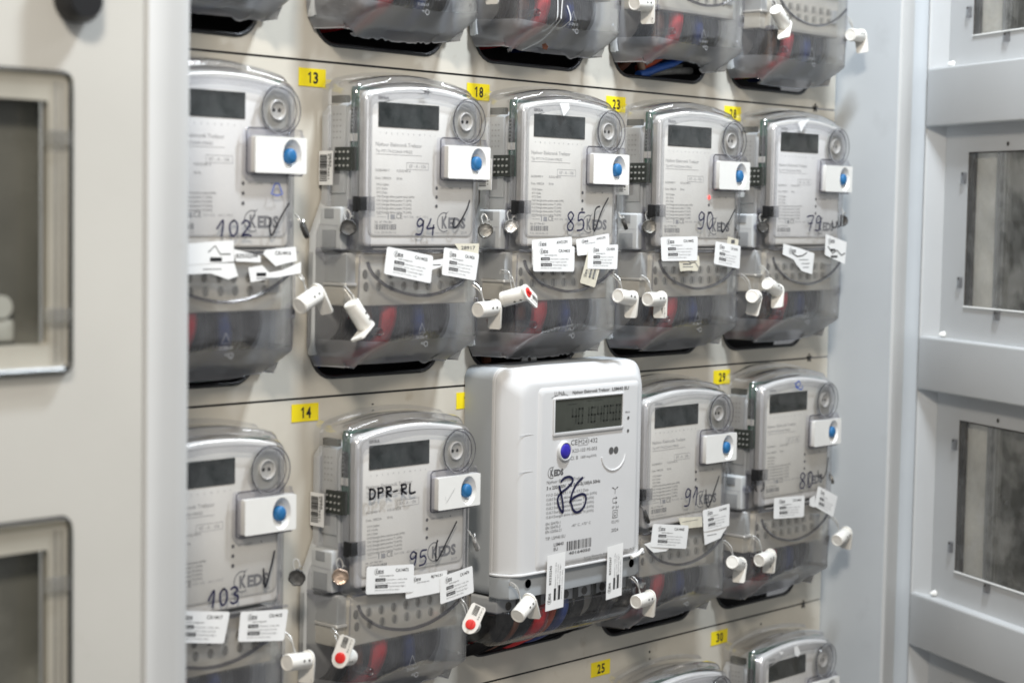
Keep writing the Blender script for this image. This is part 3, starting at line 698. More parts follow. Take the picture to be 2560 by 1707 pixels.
# ------------------------------------------------------------------ place the meters
GRP = 'clear covered electricity meters in the cabinet'
def place(x, z, label, torn=0):
    first = not meter.get('used'); o = meter if first else copy_tree(meter)
    o['used'] = 1
    o.location = (x * MM, -.002, z * MM); o['label'] = label; o['group'] = GRP
    if torn:
        for ch in [c for c in COL.objects if c.parent == o and c.name.startswith('terminal_cover')]: ch.data = (0, tc_torn_mesh, tc_torn2_mesh, tc_torn3_mesh)[torn]
    return o
m102 = place(-468, -17, 'meter marked 102 with a small blue triangle, half hidden by the left door frame')
m94 = place(-207, -16, 'meter marked 94, just right of yellow label 13, with torn lower cover', 1)
m85 = place(30, -16, 'meter marked 85 above the big white meter, with torn lower cover', 2)
m90 = place(272, -17, 'meter marked 90 with a lit red lamp')
m79 = place(510, -15, 'meter marked 79 at the right end of the upper full row')
m103 = place(-477, -367, 'meter marked 103, half hidden by the left door frame')
m95 = place(-214, -370, 'meter marked 95 and DPR-RL, left of the big white meter')
m91 = place(259, -361, 'meter marked 91 just right of the big white meter')
m80 = place(501, -359, 'meter marked 80 with a blue scribble above its display')
m30 = place(516, -721, 'meter cut by the bottom edge just right of yellow label 30')
m25 = place(272, -725, 'meter cut by the bottom edge just right of yellow label 25')
t0 = place(-468, 332, 'topmost row meter beside the left door frame, only a corner of its torn cover showing', 1)
t1 = place(-212, 331, 'topmost row meter above yellow label 13 with torn lower cover', 2)
t2 = place(26, 331, 'topmost row meter with white drips and a rusty spot on its torn lower cover', 1)
t3 = place(270, 331, 'topmost row meter with red and blue cables showing under its torn cover', 3)
t4 = place(507, 327, 'topmost row meter at the right end with an untorn lower cover')

def write(o, digits, box, chk, w=2.0, dz=0, k='marker', extra=None):
    b = MB(); hand(b, digits, *box, w, k, dz); at(o, b, 'marker_writing')
    b = MB(); check(b, chk, w); at(o, b, 'check_mark')
    if extra: b = MB(); extra(b); at(o, b, 'pen_mark')
write(m102, '102', (-14, 31, 139, 154), [(52, 157), (51, 148), (54, 140), (64, 156), (75, 171)], extra=lambda b: b.ribbon([(57, 190), (62, 190), (67, 180), (60, 178.5), (53, 180), (57, 190)], 1.5, YF, 'pen', False))
write(m94, '94', (-13, 17, 140, 157), [(44, 158), (42, 151), (46, 148), (56, 158), (63, 168), (67, 177)])
write(m85, '85', (-11, 24, 146, 167), [(47, 174), (41, 172), (38, 165), (38, 145), (50, 168), (62, 184)])
write(m90, '90', (-7, 29, 150, 171), [(42, 159), (43, 149), (46, 147), (58, 160), (70, 175)])
write(m79, '79', (-6, 33, 147, 167), [(55, 161), (58, 152), (65, 153), (66, 160), (70, 152), (76, 158), (78, 169)])
write(m103, '103', (-12, 29, 135, 151), [(56, 164), (57, 152), (59, 146), (65, 163), (70, 180)], w=2.3)
def dpr(b):
    hand(b, 'DPR', -68, -33, 221.5, 231.5, 2.7, 'markerblack'); hand(b, '-', -34, -26, 221, 232, 2.1, 'markerblack'); hand(b, 'RL', -23, 1, 222, 232, 2.6, 'markerblack')
write(m95, '95', (-9, 20, 143, 159), [(33, 167), (31, 155), (33, 145), (48, 165), (62, 184)])
b = MB(); dpr(b); at(m95, b, 'marker_writing')
b = MB(); b.ribbon([(38, 214), (40, 208), (52, 222)], .4, -68.2, 'inkfaint', False); at(m95, b, 'pen_mark')
write(m91, '91', (-7, 26, 149, 171), [(37, 166), (38, 152), (43, 144), (54, 163), (64, 181)])
write(m80, '80', (3, 40, 145, 166), [(47, 166), (50, 157), (55, 160), (57, 154), (66, 160), (72, 181)], extra=lambda b: b.ribbon([(-14, 289), (-8, 283), (-1, 286), (-6, 291), (-12, 284), (2, 279), (4, 284)], 1.6, YF, 'pen'))

at(m94, sticker('CA14425', [(-55, 128), (12, 118), (9, 89), (-59, 100)], SY), 'seal_sticker')
at(m94, sticker('CA14426', [(28, 127), (82, 120), (77, 91), (25, 98)], SY), 'seal_sticker')
at(m94, scrap([(44, 131), (82, 131), (81, 119), (54, 121)], SY + .4, 'oldpaper', [('text', '28917', 54, 124.5, 4, 'inkdark', 22)]), 'sticker_scrap', 'yellowed torn strip of sticker')
at(m94, scrap([(8, 113), (28, 115), (26, 107), (10, 103)], SY + .4, 'paper', [('rect', 12, 24, 108, 109, 'inkdark')]), 'sticker_scrap')
at(m85, sticker('AW21291', [(-70, 135), (-2, 139), (-1, 110), (-69, 106)], SY + .5, 'paper', 'head'), 'seal_sticker')
at(m85, sticker('CA14433', [(-69, 128), (2, 128), (2, 99), (-68, 100)], SY - .4), 'seal_sticker')
at(m85, sticker('AW21292', [(5, 136), (64, 143), (65, 121), (8, 117)], SY + .5, 'paper', 'head'), 'seal_sticker')
at(m85, sticker('', [(13, 86), (30, 134), (56, 126), (40, 80)], SY + .3, 'oldpaper'), 'seal_sticker', 'sticker turned on its side, half covered')
at(m85, sticker('CA14434', [(26, 129), (80, 130), (79, 101), (25, 102)], SY - .4), 'seal_sticker')
at(m90, sticker('CA14442', [(-82, 140), (-8, 141), (-8, 111), (-79, 111)], SY - .3), 'seal_sticker')
at(m90, scrap([(-46, 116), (-4, 117), (-2, 106), (-6, 98), (-24, 99), (-41, 98)], SY + .3, 'oldpaper', [('line', [(-30, 112), (-20, 108), (-12, 109), (-4, 102)], 1, 'inkdark'), ('rect', -36, -16, 103, 104, 'ink'), ('rect', -36, -20, 106, 107.6, 'inkdark')]), 'sticker_scrap', 'yellowed torn sticker remnant')
at(m90, sticker('CA14443', [(29, 135), (82, 129), (81, 100), (26, 107)], SY - .3), 'seal_sticker')
at(m90, scrap([(55, 141), (78, 137), (77, 126), (53, 130)], SY + .3, 'oldpaper', [('rect', 62, 70, 132, 137, 'inkdark')]), 'sticker_scrap')
at(m79, scrap([(-61, 130), (-23, 124), (12, 117), (8, 89), (-17, 94), (-30, 103), (-36, 109), (-62, 116)], SY, 'paper', [('keds', -46, 118, 4.6), ('line', [(-40, 117), (-28, 113), (-16, 114), (-6, 118)], 1.6, 'black'), ('rect', -24, -2, 108, 109, 'ink'), ('rect', -18, 2, 103, 104, 'ink'), ('rect', -14, 0, 98, 99, 'ink')]), 'sticker_scrap', 'sticker torn diagonally')
at(m79, scrap([(38, 143), (90, 132), (87, 102), (37, 115)], SY, 'paper', [('keds', 46, 131, 4.6), ('line', [(44, 126), (56, 117), (66, 121), (78, 114), (86, 117)], 1.8, 'black'), ('rect', 50, 62, 120, 123, 'black'), ('rect', 52, 68, 111, 114, 'black')]), 'sticker_scrap', 'sticker ripped across its middle')
at(m102, scrap([(-60, 131), (-20, 134), (6, 135), (7, 115), (-45, 112), (-60, 114)], SY, 'paper', [('line', [(-24, 124), (-16, 130), (-10, 122), (2, 122)], 1.1, 'black'), ('rect', -22, -8, 115, 119, 'black')]), 'sticker_scrap', 'torn upper half of a sticker')
at(m102, scrap([(5, 127), (39, 120), (39, 114), (9, 115)], SY - .2, 'paper', [('text', 'BZ532244', 9, 118.5, 3.6, 'black', 26)]), 'sticker_scrap')
at(m102, scrap([(45, 126), (83, 129), (85, 115), (72, 113), (58, 110), (42, 122)], SY, 'paper', [('text', 'CA14416', 57, 121, 3.8, 'black', 20)]), 'sticker_scrap')
at(m102, scrap([(-60, 113), (7, 113.5), (12, 101), (0, 98), (-21, 104), (-60, 103)], SY + .2, 'paper', [('rect', -30, -8, 107.5, 108.4, 'ink')]), 'sticker_scrap')
at(m102, scrap([(24, 109), (41, 111), (50, 104), (66, 106), (90, 114), (90, 103), (27, 95)], SY - .1, 'paper', [('rect', 34, 46, 100.5, 104, 'black'), ('rect', 34, 62, 98, 99, 'ink')]), 'sticker_scrap', 'torn lower half of a sticker')
at(m95, sticker('CA14473', [(-71, 152), (-3, 146), (-3, 116), (-72, 123)], SY - .3), 'seal_sticker')
at(m95, sticker('BJ74131', [(-14, 134), (48, 133), (46, 110), (-14, 110)], SY + .4, 'paper', 'head'), 'seal_sticker')
at(m95, sticker('CA14474', [(36, 127), (86, 133), (89, 103), (37, 97)], SY - .4), 'seal_sticker')
at(m91, sticker('CA14445', [(-71, 135), (1, 125), (-3, 96), (-75, 107)], SY - .3), 'seal_sticker')
at(m91, sticker('CA14446', [(29, 141), (86, 144), (86, 115), (32, 113)], SY - .3), 'seal_sticker')
at(m91, scrap([(32, 116), (86, 120), (82, 113), (74, 107), (69, 101), (36, 96)], SY + .2, 'paper', [('rect', 40, 60, 107, 108, 'ink')]), 'sticker_scrap', 'lower sticker remnant with a curled corner')
at(m91, scrap([(-20, 137), (29, 133), (30, 120), (-12, 122)], SY + .3, 'oldpaper', [('rect', -12, 20, 130, 130.6, 'ink')]), 'sticker_scrap')
at(m91, scrap([(-87, 112), (-71, 113), (-30, 103), (-43, 98), (-68, 99)], SY + .1, 'paper'), 'sticker_scrap')
at(m80, sticker('CA14468', [(-57, 139), (15, 135), (14, 106), (-57, 111)], SY), 'seal_sticker')
at(m80, sticker('', [(46, 145), (95, 126), (85, 98), (38, 118)], SY - .3), 'seal_sticker', 'tilted sticker with a peeling corner')
at(m80, scrap([(27, 130), (40, 133), (39, 116), (27, 120)], SY, 'paper'), 'sticker_scrap')
at(m103, sticker('CA14417', [(-54, 139), (14, 128), (7, 98), (-56, 109)], SY), 'seal_sticker')
at(m103, sticker('CA14418', [(27, 126), (87, 120), (82, 89), (24, 97)], SY), 'seal_sticker')
for o, pts in ((m85, [(-27, 289), (-12, 290), (-10, 284), (-20, 275)]), (m79, [(-34, 289), (-24, 292), (-8, 295), (-20, 284), (-26, 276)]), (m30, [(-14, 292), (-6, 293), (2, 281), (-4, 277), (-12, 281)]), (m30, [(-50, 292), (-38, 289), (-44, 286)])):
    at(o, scrap(list(reversed(pts)) if False else pts, -62.4, 'paper'), 'sticker_scrap', 'small white scrap above the display')
b = MB(); b.lathe((22.5, 189.5), [(2.6, -56.6), (1.4, -57.6), (0, -57.9)], 'ledred', 12); at(m90, b, 'indicator_lamp', 'lit red lamp')
b = MB(); rn = random.Random(3)
for i in range(14): b.ribbon([(0 + rn.uniform(-5, 5), 291 + rn.uniform(-2, 2)), (0 + rn.uniform(-9, 9), 289 + rn.uniform(-4, 4))], .6, -60.9, 'black', False)
at(m94, b, 'cobweb', 'dark smudge on the cover rim')
b = MB(); Yd = -62
for pts in ([(-29, 62), (-28, 46), (-30, 26), (-36, 23)], [(-20, 62), (-22, 40), (-22, 24)], [(-12, 52), (-6, 40), (-9, 29), (-16, 27)], [(-21, 26), (-24, 14), (-40, 2)]): b.ribbon(pts, 1.7, Yd, 'drip')
b.v = [(p[0], -61 if p[2] > 36 else -61 + 1.25 * (36 - p[2]), p[2]) for p in b.v]
b.poly([(-18, 10), (-12, 12), (-7, 8), (-10, 4), (-17, 5)], -29, 'wbrown'); at(t2, b, 'glue_drip', 'white glue drips and a rust spot')

# ------------------------------------------------------------------ the big white meter
LO = (48, 0, -283)
luna = empty('white_electricity_meter', LO, 'large white meter with a big grey display and blue button, marked 86 by hand', 'electricity meter')
def lp(mb, name, parent=None, label=None, angle=38):
    o = mb.build(name, None, LO, angle); o.location = (0, 0, 0); o.parent = parent or luna
    if label: o['label'] = label
    return o
b = MB(); o = rrect(-78, 172, -283, -24, 14, 6)
b.loft([(o, -1), (o, -41), (inset_pts(o, 1), -43)], 'lunagrey', True, True)
base = lp(b, 'base_housing')
b = MB(); b.box(15, 41, -.4, -2.4, -30, -19, 'steel', .6); b.lathe((28, -22), [(2.6, -2.9), (2.6, -2.2)], 'hole', 12); lp(b, 'hanging_bracket')
def ltop(x0, x1, z0, z1, rt, rb=3): # outline with big top corners
    pts = []
    for cx, cz, r, a0 in ((x1 - rb, z0 + rb, rb, -90), (x1 - rt, z1 - rt, rt, 0), (x0 + rt, z1 - rt, rt, 90), (x0 + rb, z0 + rb, rb, 180)):
        for i in range(9):
            a = math.radians(a0 + 90 * i / 8); pts.append((cx + r * math.cos(a), cz + r * math.sin(a)))
    return pts
b = MB()
b.loft([(ltop(-77.5, 171.5, -257, -24.5, 15), -43.2), (ltop(-77.3, 171.3, -257, -24.7, 15), -46.4), (ltop(-76.2, 170.4, -257, -25.6, 15), -46.9), (ltop(-76.2, 170.4, -257, -25.6, 15), -48.2), (ltop(-77, 171, -257, -25, 15), -48.7), (ltop(-76.4, 170.4, -257, -25.6, 16), -52.5), (ltop(-74.6, 169, -257, -27.2, 17), -55.5), (ltop(-62.5, 155.5, -257, -37, 20), -69.6), (ltop(-59.5, 153, -257, -39.5, 20), -71.6), (ltop(-54, 150, -256.6, -42, 18), -72.6), (ltop(-38, 147, -256, -44, 14), -73)], 'lunawhite', False, True)
b.tube([(-77, -44, -256.5), (-75.5, -56, -256.5), (-62, -71, -256.5), (-30, -73.5, -256.8), (146, -73.5, -256.8), (156, -69, -256.5), (169, -54, -256.5)], 1.7, 'lunawhite', 8)
fo = rrect(-34, 146, -254.5, -47, 6, 5)
b.loft([(fo, -72.6), (inset_pts(fo, 2), -74.6), (inset_pts(fo, 6.5), -75)], 'lunawhite')
io = inset_pts(fo, 6.4); b.loft([(inset_pts(fo, 6.5), -75), (io, -75.05)], 'lunawhite', False, True)
for z in (-98.5, -140): b.box(-63, -40, -72.9, -73.2, z, z + .5, 'lunawhite')
Y = -75.35
b.text('LUNA', -8.5, -57, 5.2, Y, 'inkdark', 17.5); b.ribbon([(-13.5, -59.2), (-8, -57.4), (-4, -57.2)], .5, Y, 'inkdark'); b.ribbon([(5, -57), (10, -56.2), (14.5, -57.6)], .5, Y, 'inkdark')
b.text('Njehsor Elektronik Trefazor', 22.5, -56.6, 3.7, Y, 'inkdark', 66, .02); b.text('LSM40 EU', 93, -56.8, 4.0, Y, 'inkdark', 31, .02)
b.text('Aktive', 118, -84.8, 2.6, Y, 'inkdark', 9)
b.text('CE', 21.3, -115.4, 6.2, Y, 'inkdark', 11.5); b.text('M24', 35.2, -115.2, 5, Y, 'ink', 14.5); b.text('1432', 52.4, -115.2, 5.2, Y, 'inkdark', 16)
for a in ((34, 51, -109, -108.6), (34, 51, -117, -116.6), (34, 34.4, -117, -108.6), (50.6, 51, -117, -108.6)): b.rect(*a, Y, 'ink')
b.text('SK23-103 MI-003', 21.5, -124.2, 4.2, Y, 'ink', 46); b.text('Cl. B', 21.2, -132.4, 4.2, Y, 'ink', 13); b.text('1000 imp/kWh', 39, -132, 3.2, Y, 'ink', 28)
keds(b, -14, -148, 7.4, Y, 'inkdark')
b.text('Njehsor Elektronik Trefazor', -19, -156.4, 3.7, Y, 'ink', 66); b.text('3 x 230/400V  3 x 0,25-5(100)A 50Hz', -19, -163.2, 3.9, Y, 'inkdark', 94, .02)
for i, t in enumerate(('F.F.O Gabim 0.9.1 Koha 0.9.2 Data', '15.8.0 Energjia aktive epesuese totale (kWh)', '15.8.1 Energjia aktive epesuese T1 (kWh)', '15.8.2 Energjia aktive epesuese T2 (kWh)', '15.8.3 Energjia aktive epesuese T3 (kWh)', '15.8.4 Energjia aktive epesuese T4 (kWh)')):
    b.text(t, -19, -171 - i * 5.05, 3.3, Y, 'ink', (73, 88, 83, 83, 83, 83)[i])
for i, t in enumerate(('EN 50470-1', 'EN 50470-3', 'EN 62056-21')): b.text(t, -19.4, -204 - 4.5 * i, 3.4, Y, 'ink', (25, 25, 27)[i])
b.text('-40° C...+70° C', 25, -210.2, 3.2, Y, 'ink', 34); b.text('TIP: LSM40 EU', -19.6, -221, 3.8, Y, 'ink', 34)
b.text('LSM40', -5, -229.2, 3.8, Y, 'inkdark', 17, .01); b.text('EU', -5, -234.5, 3.8, Y, 'inkdark', 7, .01)
barcode(b, 17.5, 62.8, -237, -226.5, Y, 'inkdark', None, 11); b.text('40164050', 21.5, -242, 3.4, Y, 'inkdark', 38, .02)
b.text('Luna Elektrik Elektronik San. Tic. A.S.', 49, -249.6, 2.2, Y, 'ink', 92); b.text('10.035 Sokak No:11 35620 Cigli Izmir', 49, -253, 2.2, Y, 'ink', 80)
for p in ([(102.6, -179.5), (102.6, -174.5)], [(102.6, -174.5), (98.5, -171.5)], [(102.6, -174.5), (106.7, -171.5)], [(97, -171.5), (99.5, -172.8)], [(108, -171.5), (105.7, -172.8)],
          [(106, -184.5), (99, -184.5), (98.5, -187), (99, -190), (106, -190)], [(104, -183), (106.5, -184.5), (104, -186)], [(104, -188.5), (106.5, -190), (104, -191.5)]): b.ribbon(p, .7, Y, 'inkdark', False)
b.text('IP 54', 97.8, -197, 3.4, Y, 'ink', 12)
for h, w in ((4.4, .8), (2, .8)):
    q4 = [(103.4 - h, -203.4 - h), (103.4 + h, -203.4 - h), (103.4 + h, -203.4 + h), (103.4 - h, -203.4 + h)]; b.ribbon(q4 + [q4[0]], w, Y, 'inkdark', False)
b.text('E2,M1', 97.5, -214, 3.4, Y, 'ink', 13); b.text('2024', 97.2, -224.3, 4, Y, 'inkdark', 12.5)
for z in (-90.8, -106.2): b.lathe((124, z), [(2.0, Y - .1), (1.9, Y)], 'cap', 14)
for x in (93.6, 102.4): b.lathe((x, -127.4), [(4.2, Y - .15), (3.2, Y - .05)], 'cap', 18)
b.tube([(98.3 + 22 * math.cos(a), -74.6, -130.5 + 20.5 * math.sin(a)) for a in [math.radians(-170 + 10 * i) for i in range(17)]], 1.6, 'lunawhite', 8)
cover = lp(b, 'front_cover')
b = MB(); fr = rrect(-10.5, 114, -103, -59.5, 1.5, 3); fi = rrect(-8.5, 111.5, -99.2, -61.6, .8, 3)
b.loft([(fr, -74.8), (fr, -76.6), (inset_pts(fr, .8), -77.2), (fi, -76.9), (fi, -74)], 'lunawhite')
dsp = lp(b, 'display')
b = MB(); b.rect(-8.6, 111.6, -99.3, -61.5, -75.6, 'lcdgreen')
def seg7(mb, d, x, z, w, h, y, k):
    on = {'0': 'abcdef', '1': 'bc', '4': 'fgbc', '5': 'afgcd', '6': 'afgedc'}[d]; t = 1.15
    S7 = dict(a=[(0, h), (w, h)], b=[(w, h), (w, h / 2)], c=[(w, h / 2), (w, 0)], d=[(0, 0), (w, 0)], e=[(0, 0), (0, h / 2)], f=[(0, h / 2), (0, h)], g=[(0, h / 2), (w, h / 2)])
    for q_ in on: mb.ribbon([(x + p[0] + .05 * p[1], z + p[1]) for p in S7[q_]], t * 2, y, k, False)
for i, c in enumerate('40164050'): seg7(b, c, 22 + i * 11.2, -91, 6.6, 17, -75.75, 'seg')
for a in ((14, 30, -68.5, -67.6), (13, 22, -97, -96), (48, 58, -66.5, -65.8), (60, 76, -66.5, -65.8)): b.rect(*a, -75.75, 'seg')
lp(b, 'display_glass', dsp)
b = MB(); b.lathe((9, -121), [(11.4, -75), (11.2, -78), (10.2, -79), (9.2, -78.6), (8.8, -76)], 'lunawhite', 36)
b.lathe((9, -121), [(8.7, -75.5), (8.7, -78.2), (7.2, -79.6), (4, -80.2), (0, -80.4)], 'navy', 28)
lp(b, 'push_button')
b = MB(); b.ribbon([(5.1, -155.6), (10.9, -152.2), (19.4, -151.6), (25.3, -154.6), (23.9, -158.8), (15.5, -164.3), (5.0, -169.0), (-.1, -174.8), (2.3, -184.2), (8.9, -191.6), (9.2, -183.5), (6.1, -171.2), (2.1, -160.9)], 3.1, -75.7, 'marker')
b.ribbon([(42.6, -154.8), (32.5, -161), (25.3, -170.2), (21.3, -181.2)], 3.2, -75.7, 'marker'); b.ribbon([(21.3, -180), (28.7, -176.3), (41.6, -173.6), (48.7, -176.9), (48.4, -184.7), (42.1, -191.9), (33.5, -193.9), (27, -190.3), (22.4, -180)], 3.0, -75.78, 'marker')
lp(b, 'marker_writing')
b = MB()
b.loft([(rrect(-77, 171, -284, -258.2, 3), -43.1), (rrect(-76, 170, -284, -258.2, 3), -58), (rrect(-70, 160, -284, -258.2, 4), -67), (rrect(-60, 151, -283.5, -258.2, 5), -69.5)], 'lunagrey', False, True)
b.lathe((-42, -268), [(6.2, -70.2), (6.0, -69.4), (5.2, -69.2), (5.0, -66)], 'lunagrey', 18); b.lathe((-42, -268), [(5.2, -70.4), (0, -70.4)], 'recess', 18); b.lathe((-43, -268), [(3.4, -70.5), (0, -70.5)], 'hole', 18); b.lathe((142, -268), [(6.2, -70.2), (6, -69.4)], 'lunagrey', 18); b.lathe((142, -268), [(5, -70.4), (0, -70.4)], 'hole', 18)
lp(b, 'terminal_strip')
b = MB(); b.box(-70, 165, -8, -48, -303, -284.6, 'housing', 1.5)
for i in range(7):
    b.lathe((-50 + 33 * i, -296), [(5, -48.5), (5, -48.1)], 'hole', 14)
    b.box(-38 + 33 * i, -30 + 33 * i, -48.2, -50, -303, -286, 'pcb_and_shade')
lp(b, 'terminal_block')
for x, k, lb, rr in ((-58, 'wblack', 'black wire', 6), (-42, 'wblack', 'black wire', 6), (-28, 'wbrown', 'brown wire', 5), (-8, 'wblack', 'black wire', 6), (16, 'wred', 'red wire', 7), (32, 'worange', 'orange wire', 5), (52, 'wblue', 'blue wire', 6), (80, 'wblack', 'black wire', 6), (112, 'wblack', 'black wire', 6), (140, 'wgrey', 'grey wire', 5)):
    b = MB(); b.tube([(x, -40, -298), (x - 2, -44, -312), (x - 8, -36, -332), (x - 16, -10, -350), (x - 22, 30, -362), (x - 24, 60, -370)], rr, k, 10); lp(b, 'wire', label=lb)
b = MB()
per = [(-80, -2), (-79, -30), (-76, -52), (-66, -64), (-52, -67)] + [(-40 + 20 * i, -67.5) for i in range(10)] + [(156, -66), (166, -60), (171, -48), (173, -20), (173, -2)]
zs = [-285, -300, -312, -322, -330, -336, -341, -344]
V = []
for i, z in enumerate(zs):
    t = max(0, (-z - 312) / 32); k_ = 1 - math.sqrt(max(0, 1 - t * t)) if t <= 1 else 1
    for x, y in per: V.append((48 + (x - 48) * (1 - .06 * k_), y * (1 - .62 * k_), z))
n = len(per); b.add(V, [(a * n + i, (a + 1) * n + i, (a + 1) * n + i + 1, a * n + i + 1) for a in range(len(zs) - 1) for i in range(n - 1)], 'smoke')
b.tube([V[(len(zs) - 1) * n + i] for i in range(n)], 1.1, 'clearrim', 6, False); b.tube([V[n + i] for i in range(n)], .8, 'clearrim', 6, False)
b.tube([(-66, -30, -303), (-20, -62, -304), (-18, -66, -308)], 4.2, 'smoke', 8); b.tube([(-2, -66, -302), (-6, -64, -322), (-14, -52, -336), (-24, -30, -344)], 1.6, 'clearrim', 8); b.tube([(150, -67, -300), (149, -64, -322), (142, -48, -340)], 1.6, 'clearrim', 8)
b.lathe((160, -292), [(5, -60), (5, -70), (3.4, -71), (2.8, -62)], 'clearrim', 14)
lp(b, 'terminal_cover', angle=50)
b = MB(); b.lathe((164, -298), [(4, -66), (4, -70), (2.4, -71)], 'steel', 12); b.tube([(158, -68, -298), (172, -68, -297)], 1.4, 'steel', 8, False); lp(b, 'cover_screw')
b = MB(); b.tube([(134, -77, -259), (146, -77, -257), (158, -74, -252.5)], 2.1, 'white', 8); lp(b, 'seal_lug')
def vsticker(code, q, y):
    b = MB(); g0 = quadmap(q, y); g1 = quadmap(q, y - .55)
    tl, tr, br, bl = q
    f0 = lambda u, v: (bl[0] + (br[0] - bl[0]) * u + (tl[0] - bl[0]) * v, y, bl[1] + (br[1] - bl[1]) * u + (tl[1] - bl[1]) * v)
    b.add([f0(0, 0), f0(1, 0), f0(1, 1), f0(0, 1)], [(0, 1, 2, 3)], 'oldpaper' if False else 'paper')
    # text runs upward: (along, across) -> (u = across, v = along)
    g = lambda a, c: (lambda p: (p[0], y - .15, p[2]))(f0(1 - c / 42, a / 100))
    keds(b, 14, 31, 5.4, 0, 'inkdark', g, 'black'); b.text(code, 46, 31, 5, 0, 'black', 34, .02, g)
    b.rect(16, 38, 19, 24, 0, 'black', g); b.rect(16, 42, 9, 14, 0, 'black', g)
    b.text('Dëmtimi i vulës dhe', 40, 20, 2.8, 0, 'ink', 44, 0, g); b.text('plombës është vepër penale', 16, 15.2, 2.4, 0, 'ink', 64, 0, g); b.text('Oštećenje žiga i', 44, 10, 2.8, 0, 'ink', 36, 0, g); b.text('plombe je krivično delo', 16, 4.5, 2.4, 0, 'ink', 52, 0, g)
    return b
lp(vsticker('BZ532243', [(-18, -238), (12, -238), (11, -301), (-20, -302)], -77.6), 'seal_sticker'); lp(vsticker('BZ532267', [(88, -241), (118, -240), (116, -302), (87, -304)], -77.6), 'seal_sticker')

# ------------------------------------------------------------------ yellow number labels
def label_digits(b, t, x, z, h):
    for i, ch in enumerate(t):
        x0 = x + i * h * .70
        if ch == '1':   # a one with a flag, as on the printed tape
            b.poly([(x0 + h * .26, z), (x0 + h * .42, z), (x0 + h * .42, z + h), (x0 + h * .30, z + h), (x0 + h * .08, z + h * .80), (x0 + h * .08, z + h * .66), (x0 + h * .26, z + h * .76)], -.85, 'black')
        else: b.text(ch, x0, z, h, -.85, 'black', h * .58, .03)
for t, x, z, lb in (('13', -328, 274.5, 'yellow number label reading 13'), ('18', -82, 274.5, 'yellow number label reading 18'), ('23', 160, 274, 'yellow number label reading 23'), ('28', 400, 275, 'yellow number label reading 28, mostly behind a meter cover'),
                    ('14', -333, -71, 'yellow number label reading 14'), ('19', -113.5 + 22.5, -73, 'yellow number label cut off by the big white meter'), ('29', 391, -72, 'yellow number label reading 29'), ('25', 154, -423, 'yellow number label reading 25'), ('30', 400.5, -422.5, 'yellow number label reading 30')):
    b = MB(); b.box(x, x + 36.5, -.3, -.7, z, z + 18.5, 'yellow'); label_digits(b, t, x + 11.5, z + 3.6, 11.4)
    tag(b.build('number_label', None, (x + 18, -.3, z)), lb, 'label', 'yellow number labels on the panel')

